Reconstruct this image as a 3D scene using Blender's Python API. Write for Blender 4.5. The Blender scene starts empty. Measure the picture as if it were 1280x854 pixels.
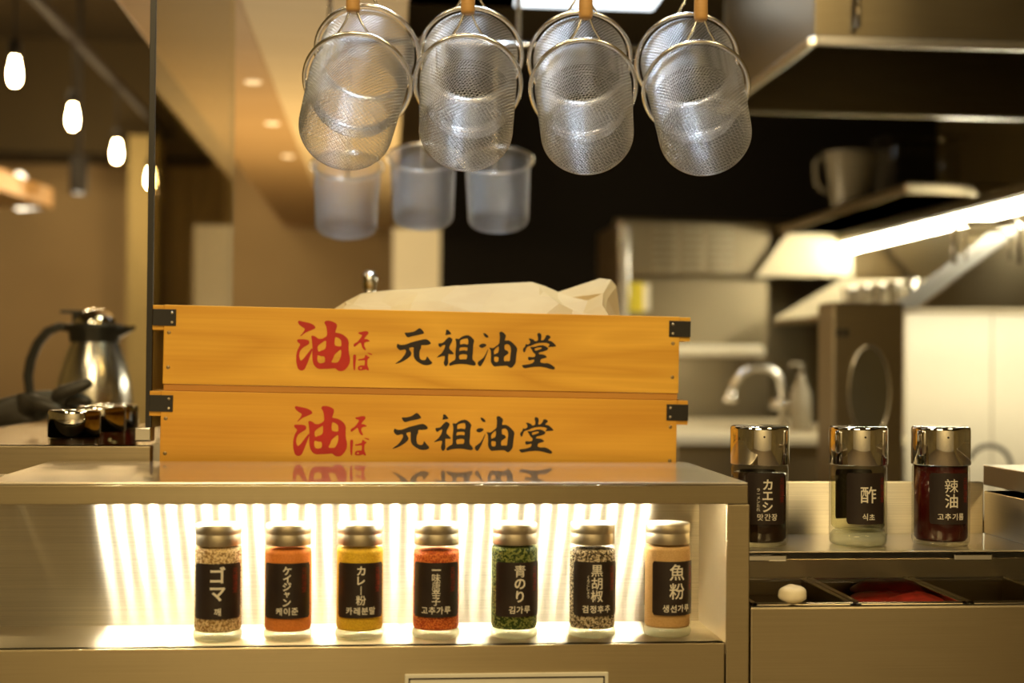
import bpy, bmesh, math, random
from mathutils import Vector, Matrix, Euler
random.seed(7)
PI = math.pi
C = bpy.context.scene.collection
# ------------------------------------------------------------------ camera
F = 1778.0
CAMZ = 1.35
YAW, PITCH, ROLL = math.radians(5.14), math.radians(0.85), math.radians(0.45)
cam_rot = (Matrix.Rotation(-YAW, 4, 'Z') @ Matrix.Rotation(PI/2 + PITCH, 4, 'X') @ Matrix.Rotation(ROLL, 4, 'Z'))
cd = bpy.data.cameras.new('camera'); cam = bpy.data.objects.new('camera', cd); C.objects.link(cam)
cam.matrix_world = Matrix.Translation((0, 0, CAMZ)) @ cam_rot
cd.sensor_width = 36; cd.lens = F*36/1280; cd.clip_start = 0.05
cd.dof.use_dof = True; cd.dof.focus_distance = 1.66; cd.dof.aperture_fstop = 2.8
bpy.context.scene.camera = cam
ORI = Vector((0, 0, CAMZ))
def ray(px, py):
    return cam_rot.to_3x3() @ Vector(((px-640)/F, -(py-427)/F, -1.0))
def P(px, py, Y):
    d = ray(px, py); return ORI + d*(Y/d.y)
def PX(px, Y, py=452): return P(px, py, Y).x
def PZ(py, Y, px=640): return P(px, py, Y).z

# ------------------------------------------------------------------ materials
M = {}
def newmat(name):
    m = bpy.data.materials.new(name); m.use_nodes = True
    nt = m.node_tree; b = nt.nodes['Principled BSDF']; return m, nt, b
def noise_mix(nt, c1, c2, scale=(1, 1, 1), nscale=5, detail=4, lo=.35, hi=.65, coord='Object'):
    tc = nt.nodes.new('ShaderNodeTexCoord'); mp = nt.nodes.new('ShaderNodeMapping'); mp.inputs['Scale'].default_value = scale
    n = nt.nodes.new('ShaderNodeTexNoise'); n.inputs['Scale'].default_value = nscale; n.inputs['Detail'].default_value = detail
    r = nt.nodes.new('ShaderNodeValToRGB'); r.color_ramp.elements[0].position = lo; r.color_ramp.elements[1].position = hi
    r.color_ramp.elements[0].color = (*c1, 1); r.color_ramp.elements[1].color = (*c2, 1)
    nt.links.new(tc.outputs[coord], mp.inputs[0]); nt.links.new(mp.outputs[0], n.inputs['Vector']); nt.links.new(n.outputs['Fac'], r.inputs[0])
    return n, r, mp
def add_bump(nt, b, n, strength, dist=.001):
    bp = nt.nodes.new('ShaderNodeBump'); bp.inputs['Strength'].default_value = strength; bp.inputs['Distance'].default_value = dist
    nt.links.new(n.outputs['Fac'], bp.inputs['Height']); nt.links.new(bp.outputs[0], b.inputs['Normal'])
def plain(name, c, rough=.5, metal=0, c2=None, nscale=20, bump=0, scale=(1, 1, 1), spec=.5):
    m, nt, b = newmat(name)
    b.inputs['Roughness'].default_value = rough; b.inputs['Metallic'].default_value = metal
    b.inputs['Specular IOR Level'].default_value = spec
    c2 = c2 or tuple(x*.93 for x in c)
    n, r, mp = noise_mix(nt, c2, c, scale, nscale)
    nt.links.new(r.outputs[0], b.inputs['Base Color'])
    if bump: add_bump(nt, b, n, bump)
    M[name] = m; return m
def brushed(name, c, rough, tangent, brush, aniso=.9, bump=.02):
    """stainless steel; tangent = world direction the scratches scatter light towards"""
    m, nt, b = newmat(name)
    n, r, mp = noise_mix(nt, tuple(x*.90 for x in c), c, brush, 6, 5)
    nt.links.new(r.outputs[0], b.inputs['Base Color'])
    b.inputs['Metallic'].default_value = 1
    b.inputs['Anisotropic'].default_value = aniso
    mr = nt.nodes.new('ShaderNodeMapRange'); mr.inputs['To Min'].default_value = rough*.85; mr.inputs['To Max'].default_value = rough*1.15
    nt.links.new(n.outputs['Fac'], mr.inputs['Value']); nt.links.new(mr.outputs[0], b.inputs['Roughness'])
    v = nt.nodes.new('ShaderNodeCombineXYZ')
    for i in range(3): v.inputs[i].default_value = tangent[i]
    nt.links.new(v.outputs[0], b.inputs['Tangent'])
    M[name] = m; return m
def brushed_sharp(name, c, rough, along, brush, aniso=.8):
    """strongly brushed sheet: scratches run along one world direction and smear light across it"""
    m = bpy.data.materials.new(name); m.use_nodes = True; nt = m.node_tree
    nt.nodes.remove(nt.nodes['Principled BSDF']); out = nt.nodes['Material Output']
    n, r, mp = noise_mix(nt, tuple(x*.85 for x in c), c, brush, 6, 5)
    g = nt.nodes.new('ShaderNodeBsdfAnisotropic'); g.inputs['Roughness'].default_value = rough; g.inputs['Anisotropy'].default_value = aniso
    v = nt.nodes.new('ShaderNodeCombineXYZ')
    for i in range(3): v.inputs[i].default_value = along[i]
    nt.links.new(v.outputs[0], g.inputs['Tangent']); nt.links.new(r.outputs[0], g.inputs['Color']); nt.links.new(g.outputs[0], out.inputs[0])
    M[name] = m; return m
def clear(name, tint, gloss=1.0, ior=1.45, rough=.02, opac=0.0, oc=(1, 1, 1)):
    m = bpy.data.materials.new(name); m.use_nodes = True; nt = m.node_tree
    nt.nodes.remove(nt.nodes['Principled BSDF']); out = nt.nodes['Material Output']
    tr = nt.nodes.new('ShaderNodeBsdfTransparent'); tr.inputs[0].default_value = (*tint, 1)
    gl = nt.nodes.new('ShaderNodeBsdfGlossy'); gl.inputs['Roughness'].default_value = rough
    fr = nt.nodes.new('ShaderNodeLayerWeight'); fr.inputs['Blend'].default_value = .5
    pw = nt.nodes.new('ShaderNodeMath'); pw.operation = 'POWER'; pw.inputs[1].default_value = 4.0; nt.links.new(fr.outputs['Facing'], pw.inputs[0])
    mu = nt.nodes.new('ShaderNodeMath'); mu.operation = 'MULTIPLY_ADD'; mu.inputs[1].default_value = gloss*.7; mu.inputs[2].default_value = ((ior-1)/(ior+1))**2
    nt.links.new(pw.outputs[0], mu.inputs[0])
    mx = nt.nodes.new('ShaderNodeMixShader')
    nt.links.new(mu.outputs[0], mx.inputs[0]); nt.links.new(gl.outputs[0], mx.inputs[2])
    if opac:
        df = nt.nodes.new('ShaderNodeBsdfDiffuse'); df.inputs[0].default_value = (*oc, 1)
        m2 = nt.nodes.new('ShaderNodeMixShader'); m2.inputs[0].default_value = opac
        nt.links.new(tr.outputs[0], m2.inputs[1]); nt.links.new(df.outputs[0], m2.inputs[2]); nt.links.new(m2.outputs[0], mx.inputs[1])
    else: nt.links.new(tr.outputs[0], mx.inputs[1])
    nt.links.new(mx.outputs[0], out.inputs[0]); M[name] = m; return m
def emit(name, c, s):
    m, nt, b = newmat(name); b.inputs['Base Color'].default_value = (*c, 1)
    b.inputs['Emission Color'].default_value = (*c, 1); b.inputs['Emission Strength'].default_value = s; M[name] = m; return m
def wood(name, c1, c2, ring=14, rough=.45):
    m, nt, b = newmat(name)
    tc = nt.nodes.new('ShaderNodeTexCoord'); mp = nt.nodes.new('ShaderNodeMapping'); mp.inputs['Scale'].default_value = (.7, 6, 6)
    nt.links.new(tc.outputs['Object'], mp.inputs[0])
    n1 = nt.nodes.new('ShaderNodeTexNoise'); n1.inputs['Scale'].default_value = 1.6; n1.inputs['Detail'].default_value = 2; n1.inputs['Distortion'].default_value = .6
    nt.links.new(mp.outputs[0], n1.inputs['Vector'])
    mu = nt.nodes.new('ShaderNodeMath'); mu.operation = 'MULTIPLY'; mu.inputs[1].default_value = ring; nt.links.new(n1.outputs['Fac'], mu.inputs[0])
    pg = nt.nodes.new('ShaderNodeMath'); pg.operation = 'PINGPONG'; pg.inputs[1].default_value = 1; nt.links.new(mu.outputs[0], pg.inputs[0])
    mp2 = nt.nodes.new('ShaderNodeMapping'); mp2.inputs['Scale'].default_value = (3, 160, 160); nt.links.new(tc.outputs['Object'], mp2.inputs[0])
    n2 = nt.nodes.new('ShaderNodeTexNoise'); n2.inputs['Scale'].default_value = 2; n2.inputs['Detail'].default_value = 3; nt.links.new(mp2.outputs[0], n2.inputs['Vector'])
    ad = nt.nodes.new('ShaderNodeMath'); ad.operation = 'MULTIPLY_ADD'; ad.inputs[1].default_value = .55; nt.links.new(pg.outputs[0], ad.inputs[0]); 
    m3 = nt.nodes.new('ShaderNodeMath'); m3.operation = 'MULTIPLY'; m3.inputs[1].default_value = .45; nt.links.new(n2.outputs['Fac'], m3.inputs[0]); nt.links.new(m3.outputs[0], ad.inputs[2])
    r = nt.nodes.new('ShaderNodeValToRGB'); r.color_ramp.elements[0].color = (*c1, 1); r.color_ramp.elements[1].color = (*c2, 1)
    r.color_ramp.elements[0].position = .1; r.color_ramp.elements[1].position = .9
    nt.links.new(ad.outputs[0], r.inputs[0]); nt.links.new(r.outputs[0], b.inputs['Base Color'])
    b.inputs['Roughness'].default_value = rough; add_bump(nt, b, n2, .15, .0005); M[name] = m; return m

STEEL = (.62, .56, .46)
brushed_sharp('steel_case_back', (.78, .72, .58), .375, (1, 0, 0), (1, 200, 220))
brushed('steel_back', (.70, .64, .50), .34, (0, 0, 1), (1, 200, 220), .9)      # vertical sheets, scratches run sideways
brushed_sharp('steel_floor', (.74, .68, .55), .36, (1, 0, 0), (1, 220, 200))
brushed('steel_top', (.68, .60, .46), .34, (0, 1, 0), (1, 240, 200), .6)
M['steel_top'].node_tree.nodes['Principled BSDF'].inputs['Coat Weight'].default_value = 1.0
M['steel_top'].node_tree.nodes['Principled BSDF'].inputs['Coat Roughness'].default_value = .03
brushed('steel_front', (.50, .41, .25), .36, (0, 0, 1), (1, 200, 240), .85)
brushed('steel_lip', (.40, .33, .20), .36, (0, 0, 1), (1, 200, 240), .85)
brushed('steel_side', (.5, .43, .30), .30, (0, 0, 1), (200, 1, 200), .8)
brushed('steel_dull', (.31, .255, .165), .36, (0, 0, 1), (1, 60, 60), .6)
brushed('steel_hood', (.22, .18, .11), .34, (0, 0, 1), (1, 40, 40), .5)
plain('chrome', (.86, .84, .80), .07, 1, nscale=2)
plain('wire_steel', (.80, .78, .74), .22, 1, nscale=60)
plain('basket_wire', (.56, .56, .56), .30, 1, nscale=60)
plain('tin_cap', (.70, .61, .45), .42, 1, nscale=30)
plain('dark_metal', (.012, .009, .006), .45, 0, nscale=40)
plain('nail', (.30, .20, .08), .4, .6)
plain('black_plastic', (.02, .018, .014), .4)
plain('glove', (.050, .043, .034), .45, 0, (.035, .03, .023), 60, .5)
plain('label_black', (.022, .012, .007), .45, 0, (.016, .008, .005), 50)
plain('ink_white', (.78, .72, .58), .6)
plain('ink_red_dark', (.20, .018, .010), .6)
plain('ink_red', (.50, .018, .008), .5, 0, (.42, .014, .008), 40)
plain('ink_black', (.012, .006, .003), .5)
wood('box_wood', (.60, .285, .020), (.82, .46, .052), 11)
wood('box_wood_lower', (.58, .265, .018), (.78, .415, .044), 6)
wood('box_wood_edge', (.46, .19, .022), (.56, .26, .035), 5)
wood('ceiling_wood', (.40, .235, .085), (.46, .275, .105), 3)
wood('pale_wood', (.60, .44, .22), (.66, .49, .26), 3)
wood('handle_wood', (.50, .28, .09), (.62, .36, .13), 4)
plain('paper', (.50, .36, .14), .7, 0, (.45, .31, .11), 12, .3)
plain('paper_pale', (.88, .74, .48), .7, 0, (.84, .68, .40), 12, .2)
plain('plaster', (.32, .25, .105), .9, 0, (.25, .195, .08), 1.2, .3)
plain('plaster_tan', (.36, .255, .125), .9, 0, (.32, .225, .11), 1.6, .3)
plain('cream_paint', (.78, .70, .50), .6, 0, nscale=3)
plain('white_tile', (.80, .76, .64), .35, 0, nscale=3)
plain('dark_ceiling', (.050, .034, .010), .9, 0, nscale=3)
plain('black_wall', (.012, .008, .004), .8, 0, nscale=3)
plain('dark_floor', (.20, .15, .09), .6, 0, nscale=4)
plain('yellow_card', (.75, .62, .03), .5, 0)
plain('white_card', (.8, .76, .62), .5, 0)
plain('hard_plastic', (.38, .34, .26), .35, 0)
plain('meat', (.34, .030, .018), .4, 0, (.20, .02, .012), 90, .4)
plain('garlic', (.82, .72, .50), .45, 0, nscale=40)
plain('leaf', (.16, .22, .05), .5, 0)
plain('oven_window', (.10, .085, .05), .12)
plain('black_matte', (.006, .004, .002), .8)
plain('rubber_hose', (.05, .045, .04), .5)
clear('jar_glass', (.985, .98, .95), .35, 1.3)
clear('thick_glass', (.95, .96, .87), .8, 1.5, .05, .25, (.86, .88, .74))
clear('bottle_glass', (.93, .93, .88), 1.0, 1.5)
clear('pane_glass', (.74, .68, .50), .9, 1.45)
clear('acrylic', (.90, .88, .82), 1.3, 1.5)
clear('pitcher_plastic', (.75, .72, .62), .8, 1.4, .2, .40, (.36, .32, .24))
clear('vinegar', (.88, .88, .74), .6, 1.33)
def liquid(name, c):
    m, nt, b = newmat(name); b.inputs['Base Color'].default_value = (*c, 1); b.inputs['Roughness'].default_value = .08
    n, r, mp = noise_mix(nt, c, tuple(x*1.15 for x in c), nscale=4); nt.links.new(r.outputs[0], b.inputs['Base Color']); M[name] = m
liquid('soy', (.020, .008, .004)); liquid('chili_oil', (.045, .004, .003))
def grain(name, cols, sc, bump=.6, lo=.35, hi=.65):
    m, nt, b = newmat(name)
    tc = nt.nodes.new('ShaderNodeTexCoord'); v = nt.nodes.new('ShaderNodeTexVoronoi'); v.inputs['Scale'].default_value = sc
    nt.links.new(tc.outputs['Object'], v.inputs['Vector'])
    bw = nt.nodes.new('ShaderNodeSeparateColor'); nt.links.new(v.outputs['Color'], bw.inputs[0])
    r = nt.nodes.new('ShaderNodeValToRGB'); r.color_ramp.elements[0].position = lo; r.color_ramp.elements[1].position = hi
    r.color_ramp.elements[0].color = (*cols[0], 1); r.color_ramp.elements[1].color = (*cols[-1], 1)
    if len(cols) == 3:
        e = r.color_ramp.elements.new((lo+hi)/2); e.color = (*cols[1], 1)
    nt.links.new(bw.outputs[0], r.inputs[0]); nt.links.new(r.outputs[0], b.inputs['Base Color'])
    b.inputs['Roughness'].default_value = .7; b.inputs['Specular IOR Level'].default_value = .2
    bp = nt.nodes.new('ShaderNodeBump'); bp.inputs['Strength'].default_value = bump; bp.inputs['Distance'].default_value = .001; bp.invert = True
    nt.links.new(v.outputs['Distance'], bp.inputs['Height']); nt.links.new(bp.outputs[0], b.inputs['Normal']); M[name] = m
grain('sesame', [(.30, .17, .06), (.62, .43, .20), (.80, .62, .36)], 700)
grain('cajun', [(.62, .19, .035), (.74, .25, .05)], 1500, .15)
grain('curry', [(.62, .36, .02), (.78, .50, .035)], 1300, .2)
grain('chili', [(.36, .05, .012), (.58, .11, .02), (.72, .20, .04)], 900, .4)
grain('nori', [(.02, .04, .006), (.09, .12, .02), (.20, .22, .05)], 600)
grain('pepper', [(.05, .035, .02), (.26, .19, .11), (.62, .52, .36)], 650)
grain('fish', [(.50, .30, .12), (.60, .38, .16)], 1800, .1)
emit('led_white', (1.0, .93, .74), 1050)
emit('bulb_glow', (1.0, .74, .36), 60)
emit('tube_glow', (1.0, .92, .66), 34)
emit('lens_patch_glow', (1.0, .90, .68), 3)
emit('spot_dim', (1.0, .80, .50), .4)
emit('panel_glow', (.80, .90, 1.0), 1.6)

# ------------------------------------------------------------------ mesh helpers
class MB:
    def __init__(s): s.v = []; s.f = []; s.sm = []
    def add(s, vs, fs, smooth=False):
        o = len(s.v); s.v += [tuple(v) for v in vs]; s.f += [tuple(i+o for i in f) for f in fs]; s.sm += [smooth]*len(fs); return s
    def box(s, x0, x1, y0, y1, z0, z1, mat=None):
        vs = [Vector(p) for p in ((x0, y0, z0), (x1, y0, z0), (x1, y1, z0), (x0, y1, z0), (x0, y0, z1), (x1, y0, z1), (x1, y1, z1), (x0, y1, z1))]
        if mat: vs = [mat @ v for v in vs]
        return s.add(vs, [(0, 3, 2, 1), (4, 5, 6, 7), (0, 1, 5, 4), (1, 2, 6, 5), (2, 3, 7, 6), (3, 0, 4, 7)])
    def lathe(s, prof, n=48, c=(0, 0, 0), smooth=True, caps=False, mat=None):
        vs = []; fs = []; L = len(prof)
        for i in range(n):
            a = 2*PI*i/n
            for r, z in prof:
                p = Vector((c[0]+r*math.cos(a), c[1]+r*math.sin(a), c[2]+z)); vs.append(mat @ p if mat else p)
        for i in range(n):
            for j in range(L-1):
                a, b = i*L+j, ((i+1) % n)*L+j
                fs.append((a, b, b+1, a+1))
        if caps:
            fs.append(tuple(i*L for i in range(n))[::-1]); fs.append(tuple(i*L+L-1 for i in range(n)))
        return s.add(vs, fs, smooth)
    def tube(s, pts, r, n=8, closed=False, caps=True):
        pts = [Vector(p) for p in pts]; N = len(pts); vs = []; fs = []
        rr = r if isinstance(r, (list, tuple)) else [r]*N
        t0 = None
        for i, p in enumerate(pts):
            if closed: t = (pts[(i+1) % N]-pts[i-1]).normalized()
            else: t = (pts[min(i+1, N-1)]-pts[max(i-1, 0)]).normalized()
            if t0 is None:
                up = Vector((0, 0, 1)) if abs(t.z) < .9 else Vector((1, 0, 0)); u = t.cross(up).normalized()
            else: u = (u - t*u.dot(t)).normalized()
            w = t.cross(u); t0 = t
            for k in range(n):
                a = 2*PI*k/n; vs.append(p + (u*math.cos(a)+w*math.sin(a))*rr[i])
        for i in range(N if closed else N-1):
            for k in range(n):
                a = i*n+k; b = i*n+(k+1) % n; c = ((i+1) % N)*n+(k+1) % n; d = ((i+1) % N)*n+k
                fs.append((a, b, c, d))
        if caps and not closed:
            fs.append(tuple(range(n))[::-1]); fs.append(tuple(range((N-1)*n, N*n)))
        return s.add(vs, fs, True)
    def extrude(s, poly, d):      # poly: list of 3D points, d: offset vector
        n = len(poly); d = Vector(d); vs = [Vector(p) for p in poly]+[Vector(p)+d for p in poly]
        fs = [tuple(range(n))[::-1], tuple(range(n, 2*n))]+[(i, (i+1) % n, n+(i+1) % n, n+i) for i in range(n)]
        return s.add(vs, fs)
    def build(s, name, mat, parent=None, bevel=0, seg=2, fix=True):
        me = bpy.data.meshes.new(name); me.from_pydata(s.v, [], s.f)
        me.polygons.foreach_set('use_smooth', s.sm); me.update()
        if fix:
            bm = bmesh.new(); bm.from_mesh(me); bmesh.ops.recalc_face_normals(bm, faces=bm.faces); bm.to_mesh(me); bm.free()
        o = bpy.data.objects.new(name, me); C.objects.link(o)
        me.materials.append(M[mat] if isinstance(mat, str) else mat)
        if parent: o.parent = parent
        if bevel:
            b = o.modifiers.new('bevel', 'BEVEL'); b.width = bevel; b.segments = seg; b.limit_method = 'ANGLE'; b.angle_limit = math.radians(40)
        return o
def thing(name, label, cat, loc=(0, 0, 0), rot=(0, 0, 0), group=None):
    o = bpy.data.objects.new(name, None); C.objects.link(o); o.empty_display_size = .05
    o.location = loc; o.rotation_euler = rot; o['label'] = label; o['category'] = cat
    if group: o['group'] = group
    return o
def tag(o, label, cat, group=None):
    o['label'] = label; o['category'] = cat
    if group: o['group'] = group
    return o
def struct(o): o['kind'] = 'structure'; return o
def kids(o): return [c for c in bpy.data.objects if c.parent == o]
def dup(root, label, loc=None, rot=None, group=None):
    r = root.copy(); C.objects.link(r); r['label'] = label
    if group: r['group'] = group
    if loc is not None: r.location = loc
    if rot is not None: r.rotation_euler = rot
    for ch in kids(root):
        c = ch.copy(); C.objects.link(c); c.parent = r
        for g in kids(ch):
            d = g.copy(); C.objects.link(d); d.parent = c
    return r
def arc(c, r, a0, a1, n, ax=(1, 0, 0), ay=(0, 0, 1)):
    ax = Vector(ax); ay = Vector(ay); c = Vector(c)
    return [c + ax*r*math.cos(a0+(a1-a0)*i/n) + ay*r*math.sin(a0+(a1-a0)*i/n) for i in range(n+1)]

# lettering ---------------------------------------------------------------
def glyph_mesh(items):
    """items: (text, x, y, size, bold) centred characters -> verts, faces in the xy plane"""
    V = []; Fc = []
    for txt, x, y, size, bold in items:
        cu = bpy.data.curves.new('t', 'FONT'); cu.body = txt; cu.size = size; cu.align_x = 'CENTER'; cu.align_y = 'CENTER'
        cu.fill_mode = 'FRONT'; cu.resolution_u = 3; cu.offset = bold*size
        ob = bpy.data.objects.new('t', cu); C.objects.link(ob)
        bpy.context.view_layer.update()
        me = bpy.data.meshes.new_from_object(ob.evaluated_get(bpy.context.evaluated_depsgraph_get()))
        xs = [v.co.x for v in me.vertices]; ys = [v.co.y for v in me.vertices]
        if xs:
            cx = (min(xs)+max(xs))/2; cy = (min(ys)+max(ys))/2; o = len(V)
            V += [(v.co.x-cx+x, v.co.y-cy+y) for v in me.vertices]; Fc += [tuple(i+o for i in p.vertices) for p in me.polygons]
        bpy.data.objects.remove(ob); bpy.data.curves.remove(cu); bpy.data.meshes.remove(me)
    return V, Fc
def bent(name, items, R, mat, parent, z0, ang0):
    V, Fc = glyph_mesh(items); mb = MB()
    bm = bmesh.new(); vv = [bm.verts.new((x, y, 0)) for x, y in V]
    for f in Fc:
        try: bm.faces.new([vv[i] for i in f])
        except ValueError: pass
    if V:
        x = math.floor(min(p[0] for p in V)/.002)*.002; xe = max(p[0] for p in V)
        while x < xe:
            bmesh.ops.bisect_plane(bm, geom=bm.verts[:]+bm.edges[:]+bm.faces[:], dist=1e-7, plane_co=(x, 0, 0), plane_no=(1, 0, 0)); x += .002
    bm.verts.index_update(); V = [(v.co.x, v.co.y) for v in bm.verts]; Fc = [tuple(v.index for v in f.verts) for f in bm.faces]; bm.free()
    mb.add([(R*math.sin(ang0+x/R), -R*math.cos(ang0+x/R), z0+y) for x, y in V], Fc)
    return mb.build(name, mat, parent, fix=False)
def curved_label(name, w, h, R, z0, ang0, mat, parent, rad=.003, t=.00025):
    """rounded rectangle wrapped on a cylinder"""
    n = 28; mb = MB(); rows = 12
    vs = []; fs = []
    for i in range(n+1):
        u = -w/2+w*i/n; e = w/2-abs(u); cut = 0 if e >= rad else rad-math.sqrt(max(0, rad*rad-(rad-e)**2))
        for j in range(rows+1):
            v = (-h/2+cut)+(h-2*cut)*j/rows; a = ang0+u/R; vs.append(((R+t)*math.sin(a), -(R+t)*math.cos(a), z0+v))
    for i in range(n):
        for j in range(rows):
            a = i*(rows+1)+j; fs.append((a, a+rows+1, a+rows+2, a+1))
    mb.add(vs, fs, True); return mb.build(name, mat, parent, fix=False)
def chaikin(p):
    q = []
    for i in range(len(p)):
        a = p[i]; b = p[(i+1) % len(p)]
        q += [(a[0]*.78+b[0]*.22, a[1]*.78+b[1]*.22), (a[0]*.22+b[0]*.78, a[1]*.22+b[1]*.78)]
    return q
def brush_mesh(loops, fn):
    cu = bpy.data.curves.new('b', 'CURVE'); cu.dimensions = '2D'; cu.fill_mode = 'FRONT'
    for lp in loops:
        pts = [fn(*p) for p in chaikin(lp)]; sp = cu.splines.new('POLY'); sp.points.add(len(pts)-1)
        for i, p in enumerate(pts): sp.points[i].co = (p[0], p[1], 0, 1)
        sp.use_cyclic_u = True
    ob = bpy.data.objects.new('b', cu); C.objects.link(ob); bpy.context.view_layer.update()
    me = bpy.data.meshes.new_from_object(ob.evaluated_get(bpy.context.evaluated_depsgraph_get()))
    V = [(v.co.x, v.co.y) for v in me.vertices]; Fc = [tuple(p.vertices) for p in me.polygons]
    bpy.data.objects.remove(ob); bpy.data.curves.remove(cu); bpy.data.meshes.remove(me)
    return V, Fc
def L(s):
    v = [float(t) for t in s.split()]; return list(zip(v[0::2], v[1::2]))
RED = [L(t) for t in (
 "98 68 118 60 170 72 260 92 320 118 352 155 335 175 270 205 205 232 170 262 142 285 138 272 168 240 198 190 195 170 160 150 118 118 100 90",
 "92 335 110 325 190 325 250 335 268 365 262 395 225 418 165 455 135 500 125 560 138 615 155 632 185 610 225 555 270 495 305 450 312 480 298 520 270 600 245 670 215 745 185 770 150 772 115 750 98 700 85 640 85 550 100 480 130 420 140 395 110 375 95 355",
 "290 275 330 275 365 295 390 320 450 318 490 295 515 275 515 220 505 150 485 110 468 88 490 62 540 58 600 75 650 105 655 140 640 190 628 230 690 238 750 262 800 305 828 360 825 430 830 520 850 590 848 660 820 720 775 770 730 783 690 778 660 755 640 738 560 748 480 748 420 752 375 735 335 690 315 620 310 520 312 430 305 370 298 320",
 "505 335 505 440 485 470 430 490 400 505 388 480 382 430 410 400 450 370",
 "628 290 670 300 715 335 722 380 722 425 680 428 622 412",
 "385 560 400 555 440 568 490 572 495 640 480 660 430 672 395 655 383 620",
 "720 465 725 540 710 600 680 655 640 662 580 655 610 600 625 550 660 515",
 "955 225 985 222 1030 212 1070 205 1100 215 1105 240 1080 270 1055 300 1045 322 1085 322 1130 350 1110 358 1070 362 1050 380 1045 410 1060 445 1075 470 1065 485 1040 470 1015 435 1005 395 995 372 970 385 935 415 905 437 892 410 905 385 945 365 975 330 1000 295 1015 265 1000 258 965 245",
 "905 540 935 550 935 600 928 680 925 770 905 765 895 700 892 610 893 555",
 "1070 545 1095 560 1100 570 1130 578 1120 595 1098 610 1095 690 1110 730 1125 768 1105 772 1080 755 1040 768 985 770 962 755 965 720 990 700 1040 698 1060 700 1062 620 1010 628 962 630 965 612 1010 605 1058 590 1062 560",
 "985 740 1000 725 1020 728 1025 742 1005 752",
 "1095 515 1165 535 1160 550 1125 540 1098 525")]
BLK_A = [L(t) for t in (
 "183 145 250 148 330 130 385 90 410 82 440 105 472 150 455 165 380 182 300 198 240 217 215 200",
 "92 305 130 325 200 322 290 285 400 258 480 238 530 250 572 295 560 315 500 328 430 325 432 370 412 400 408 480 420 525 460 545 500 540 515 490 530 495 560 540 598 575 585 600 540 615 480 615 420 590 360 550 328 500 322 420 325 355 290 360 262 368 262 390 298 440 285 480 240 520 160 570 65 600 80 580 150 530 200 460 218 420 205 385 130 405 95 375 78 350 85 320",
 "785 100 820 108 865 165 840 172 770 185 782 150",
 "680 300 710 298 750 290 790 240 830 205 885 240 870 285 840 340 835 375 870 410 905 445 895 458 850 458 825 450 822 520 828 585 815 615 790 635 765 605 760 575 775 520 775 480 720 490 655 510 680 480 730 440 765 380 780 320 740 330 710 360 685 345 678 320",
 "918 235 950 232 970 240 1010 205 1060 185 1110 182 1150 205 1198 260 1180 310 1180 400 1170 530 1205 560 1228 600 1210 622 1160 618 1080 600 980 598 900 610 850 628 835 595 880 560 930 535 925 420 935 330 930 270",
 "990 255 1040 235 1090 228 1108 245 1108 320 1060 308 1010 312 990 320",
 "985 360 1040 355 1100 358 1098 412 1050 398 1000 405 980 415",
 "978 468 1040 455 1098 462 1092 530 1040 530 985 535")]
BLK_B = [L(t) for t in (
 "118 150 150 155 180 175 205 212 175 218 145 205 130 175",
 "60 335 90 310 140 302 175 322 160 345 110 370 75 355",
 "195 380 198 400 170 480 140 560 95 635 65 625 48 590 55 565 90 540 130 510 165 450",
 "210 360 240 365 270 370 310 340 355 305 362 240 360 180 352 145 375 128 410 138 455 185 440 230 438 262 490 255 540 280 600 340 622 380 610 440 605 520 598 590 560 640 530 658 500 640 480 622 400 625 330 630 290 635 255 600 238 560 240 480 235 400",
 "350 340 352 400 340 435 300 455 285 460 280 410 300 380 325 355",
 "288 490 330 495 352 500 350 560 325 570 295 565 285 530",
 "440 315 490 310 520 345 530 400 520 480 515 560 470 555 430 560 428 500 450 475 500 445 480 405 440 395 432 350",
 "908 155 930 145 965 165 968 200 960 258 1000 250 1025 215 1035 180 1070 178 1108 208 1080 235 1060 258 1110 265 1150 295 1192 340 1150 348 1090 350 1070 358 1070 340 1095 315 1050 292 960 290 880 305 820 335 770 345 750 370 735 420 715 435 702 400 705 370 730 350 740 310 755 308 765 320 800 300 808 275 780 232 800 225 860 245 870 270 915 262 918 210 905 180",
 "800 350 870 350 930 330 985 325 1030 340 1075 370 1050 400 990 420 940 430 930 455 980 458 1020 465 1060 500 1010 515 965 530 955 570 1000 588 1060 585 1110 600 1180 655 1160 680 1110 672 1040 650 950 635 850 640 770 655 725 662 690 625 700 612 780 605 860 580 875 530 830 540 790 548 775 515 785 492 830 500 880 495 885 455 850 430 830 390",
 "868 375 920 360 970 355 975 375 930 392 880 408")]

# ================================================================== DISPLAY CASE
YF = 1.50; ZS = PZ(603, YF)            # slab top
ZSB = PZ(630.5, YF); ZO = PZ(807, YF)   # slab lip bottom, opening floor
XL = -1.0; XR = PX(935, YF, 620); XRo = PX(908, YF, 700)
YB = 1.633; YSB = 1.812
case = thing('display_case', 'long stainless steel display case with a white-lit open shelf of spice jars', 'display case', ((XL+XR)/2, YF+.15, .02))
def local(o, parent):      # keep world position under a moved parent
    o.parent = parent; o.matrix_parent_inverse = Matrix.Translation(parent.location).inverted() if parent.rotation_euler.to_quaternion().angle < 1e-6 else (Matrix.Translation(parent.location) @ parent.rotation_euler.to_matrix().to_4x4()).inverted()
    return o
XSL = P(-6, 600, 1.5).x
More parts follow.
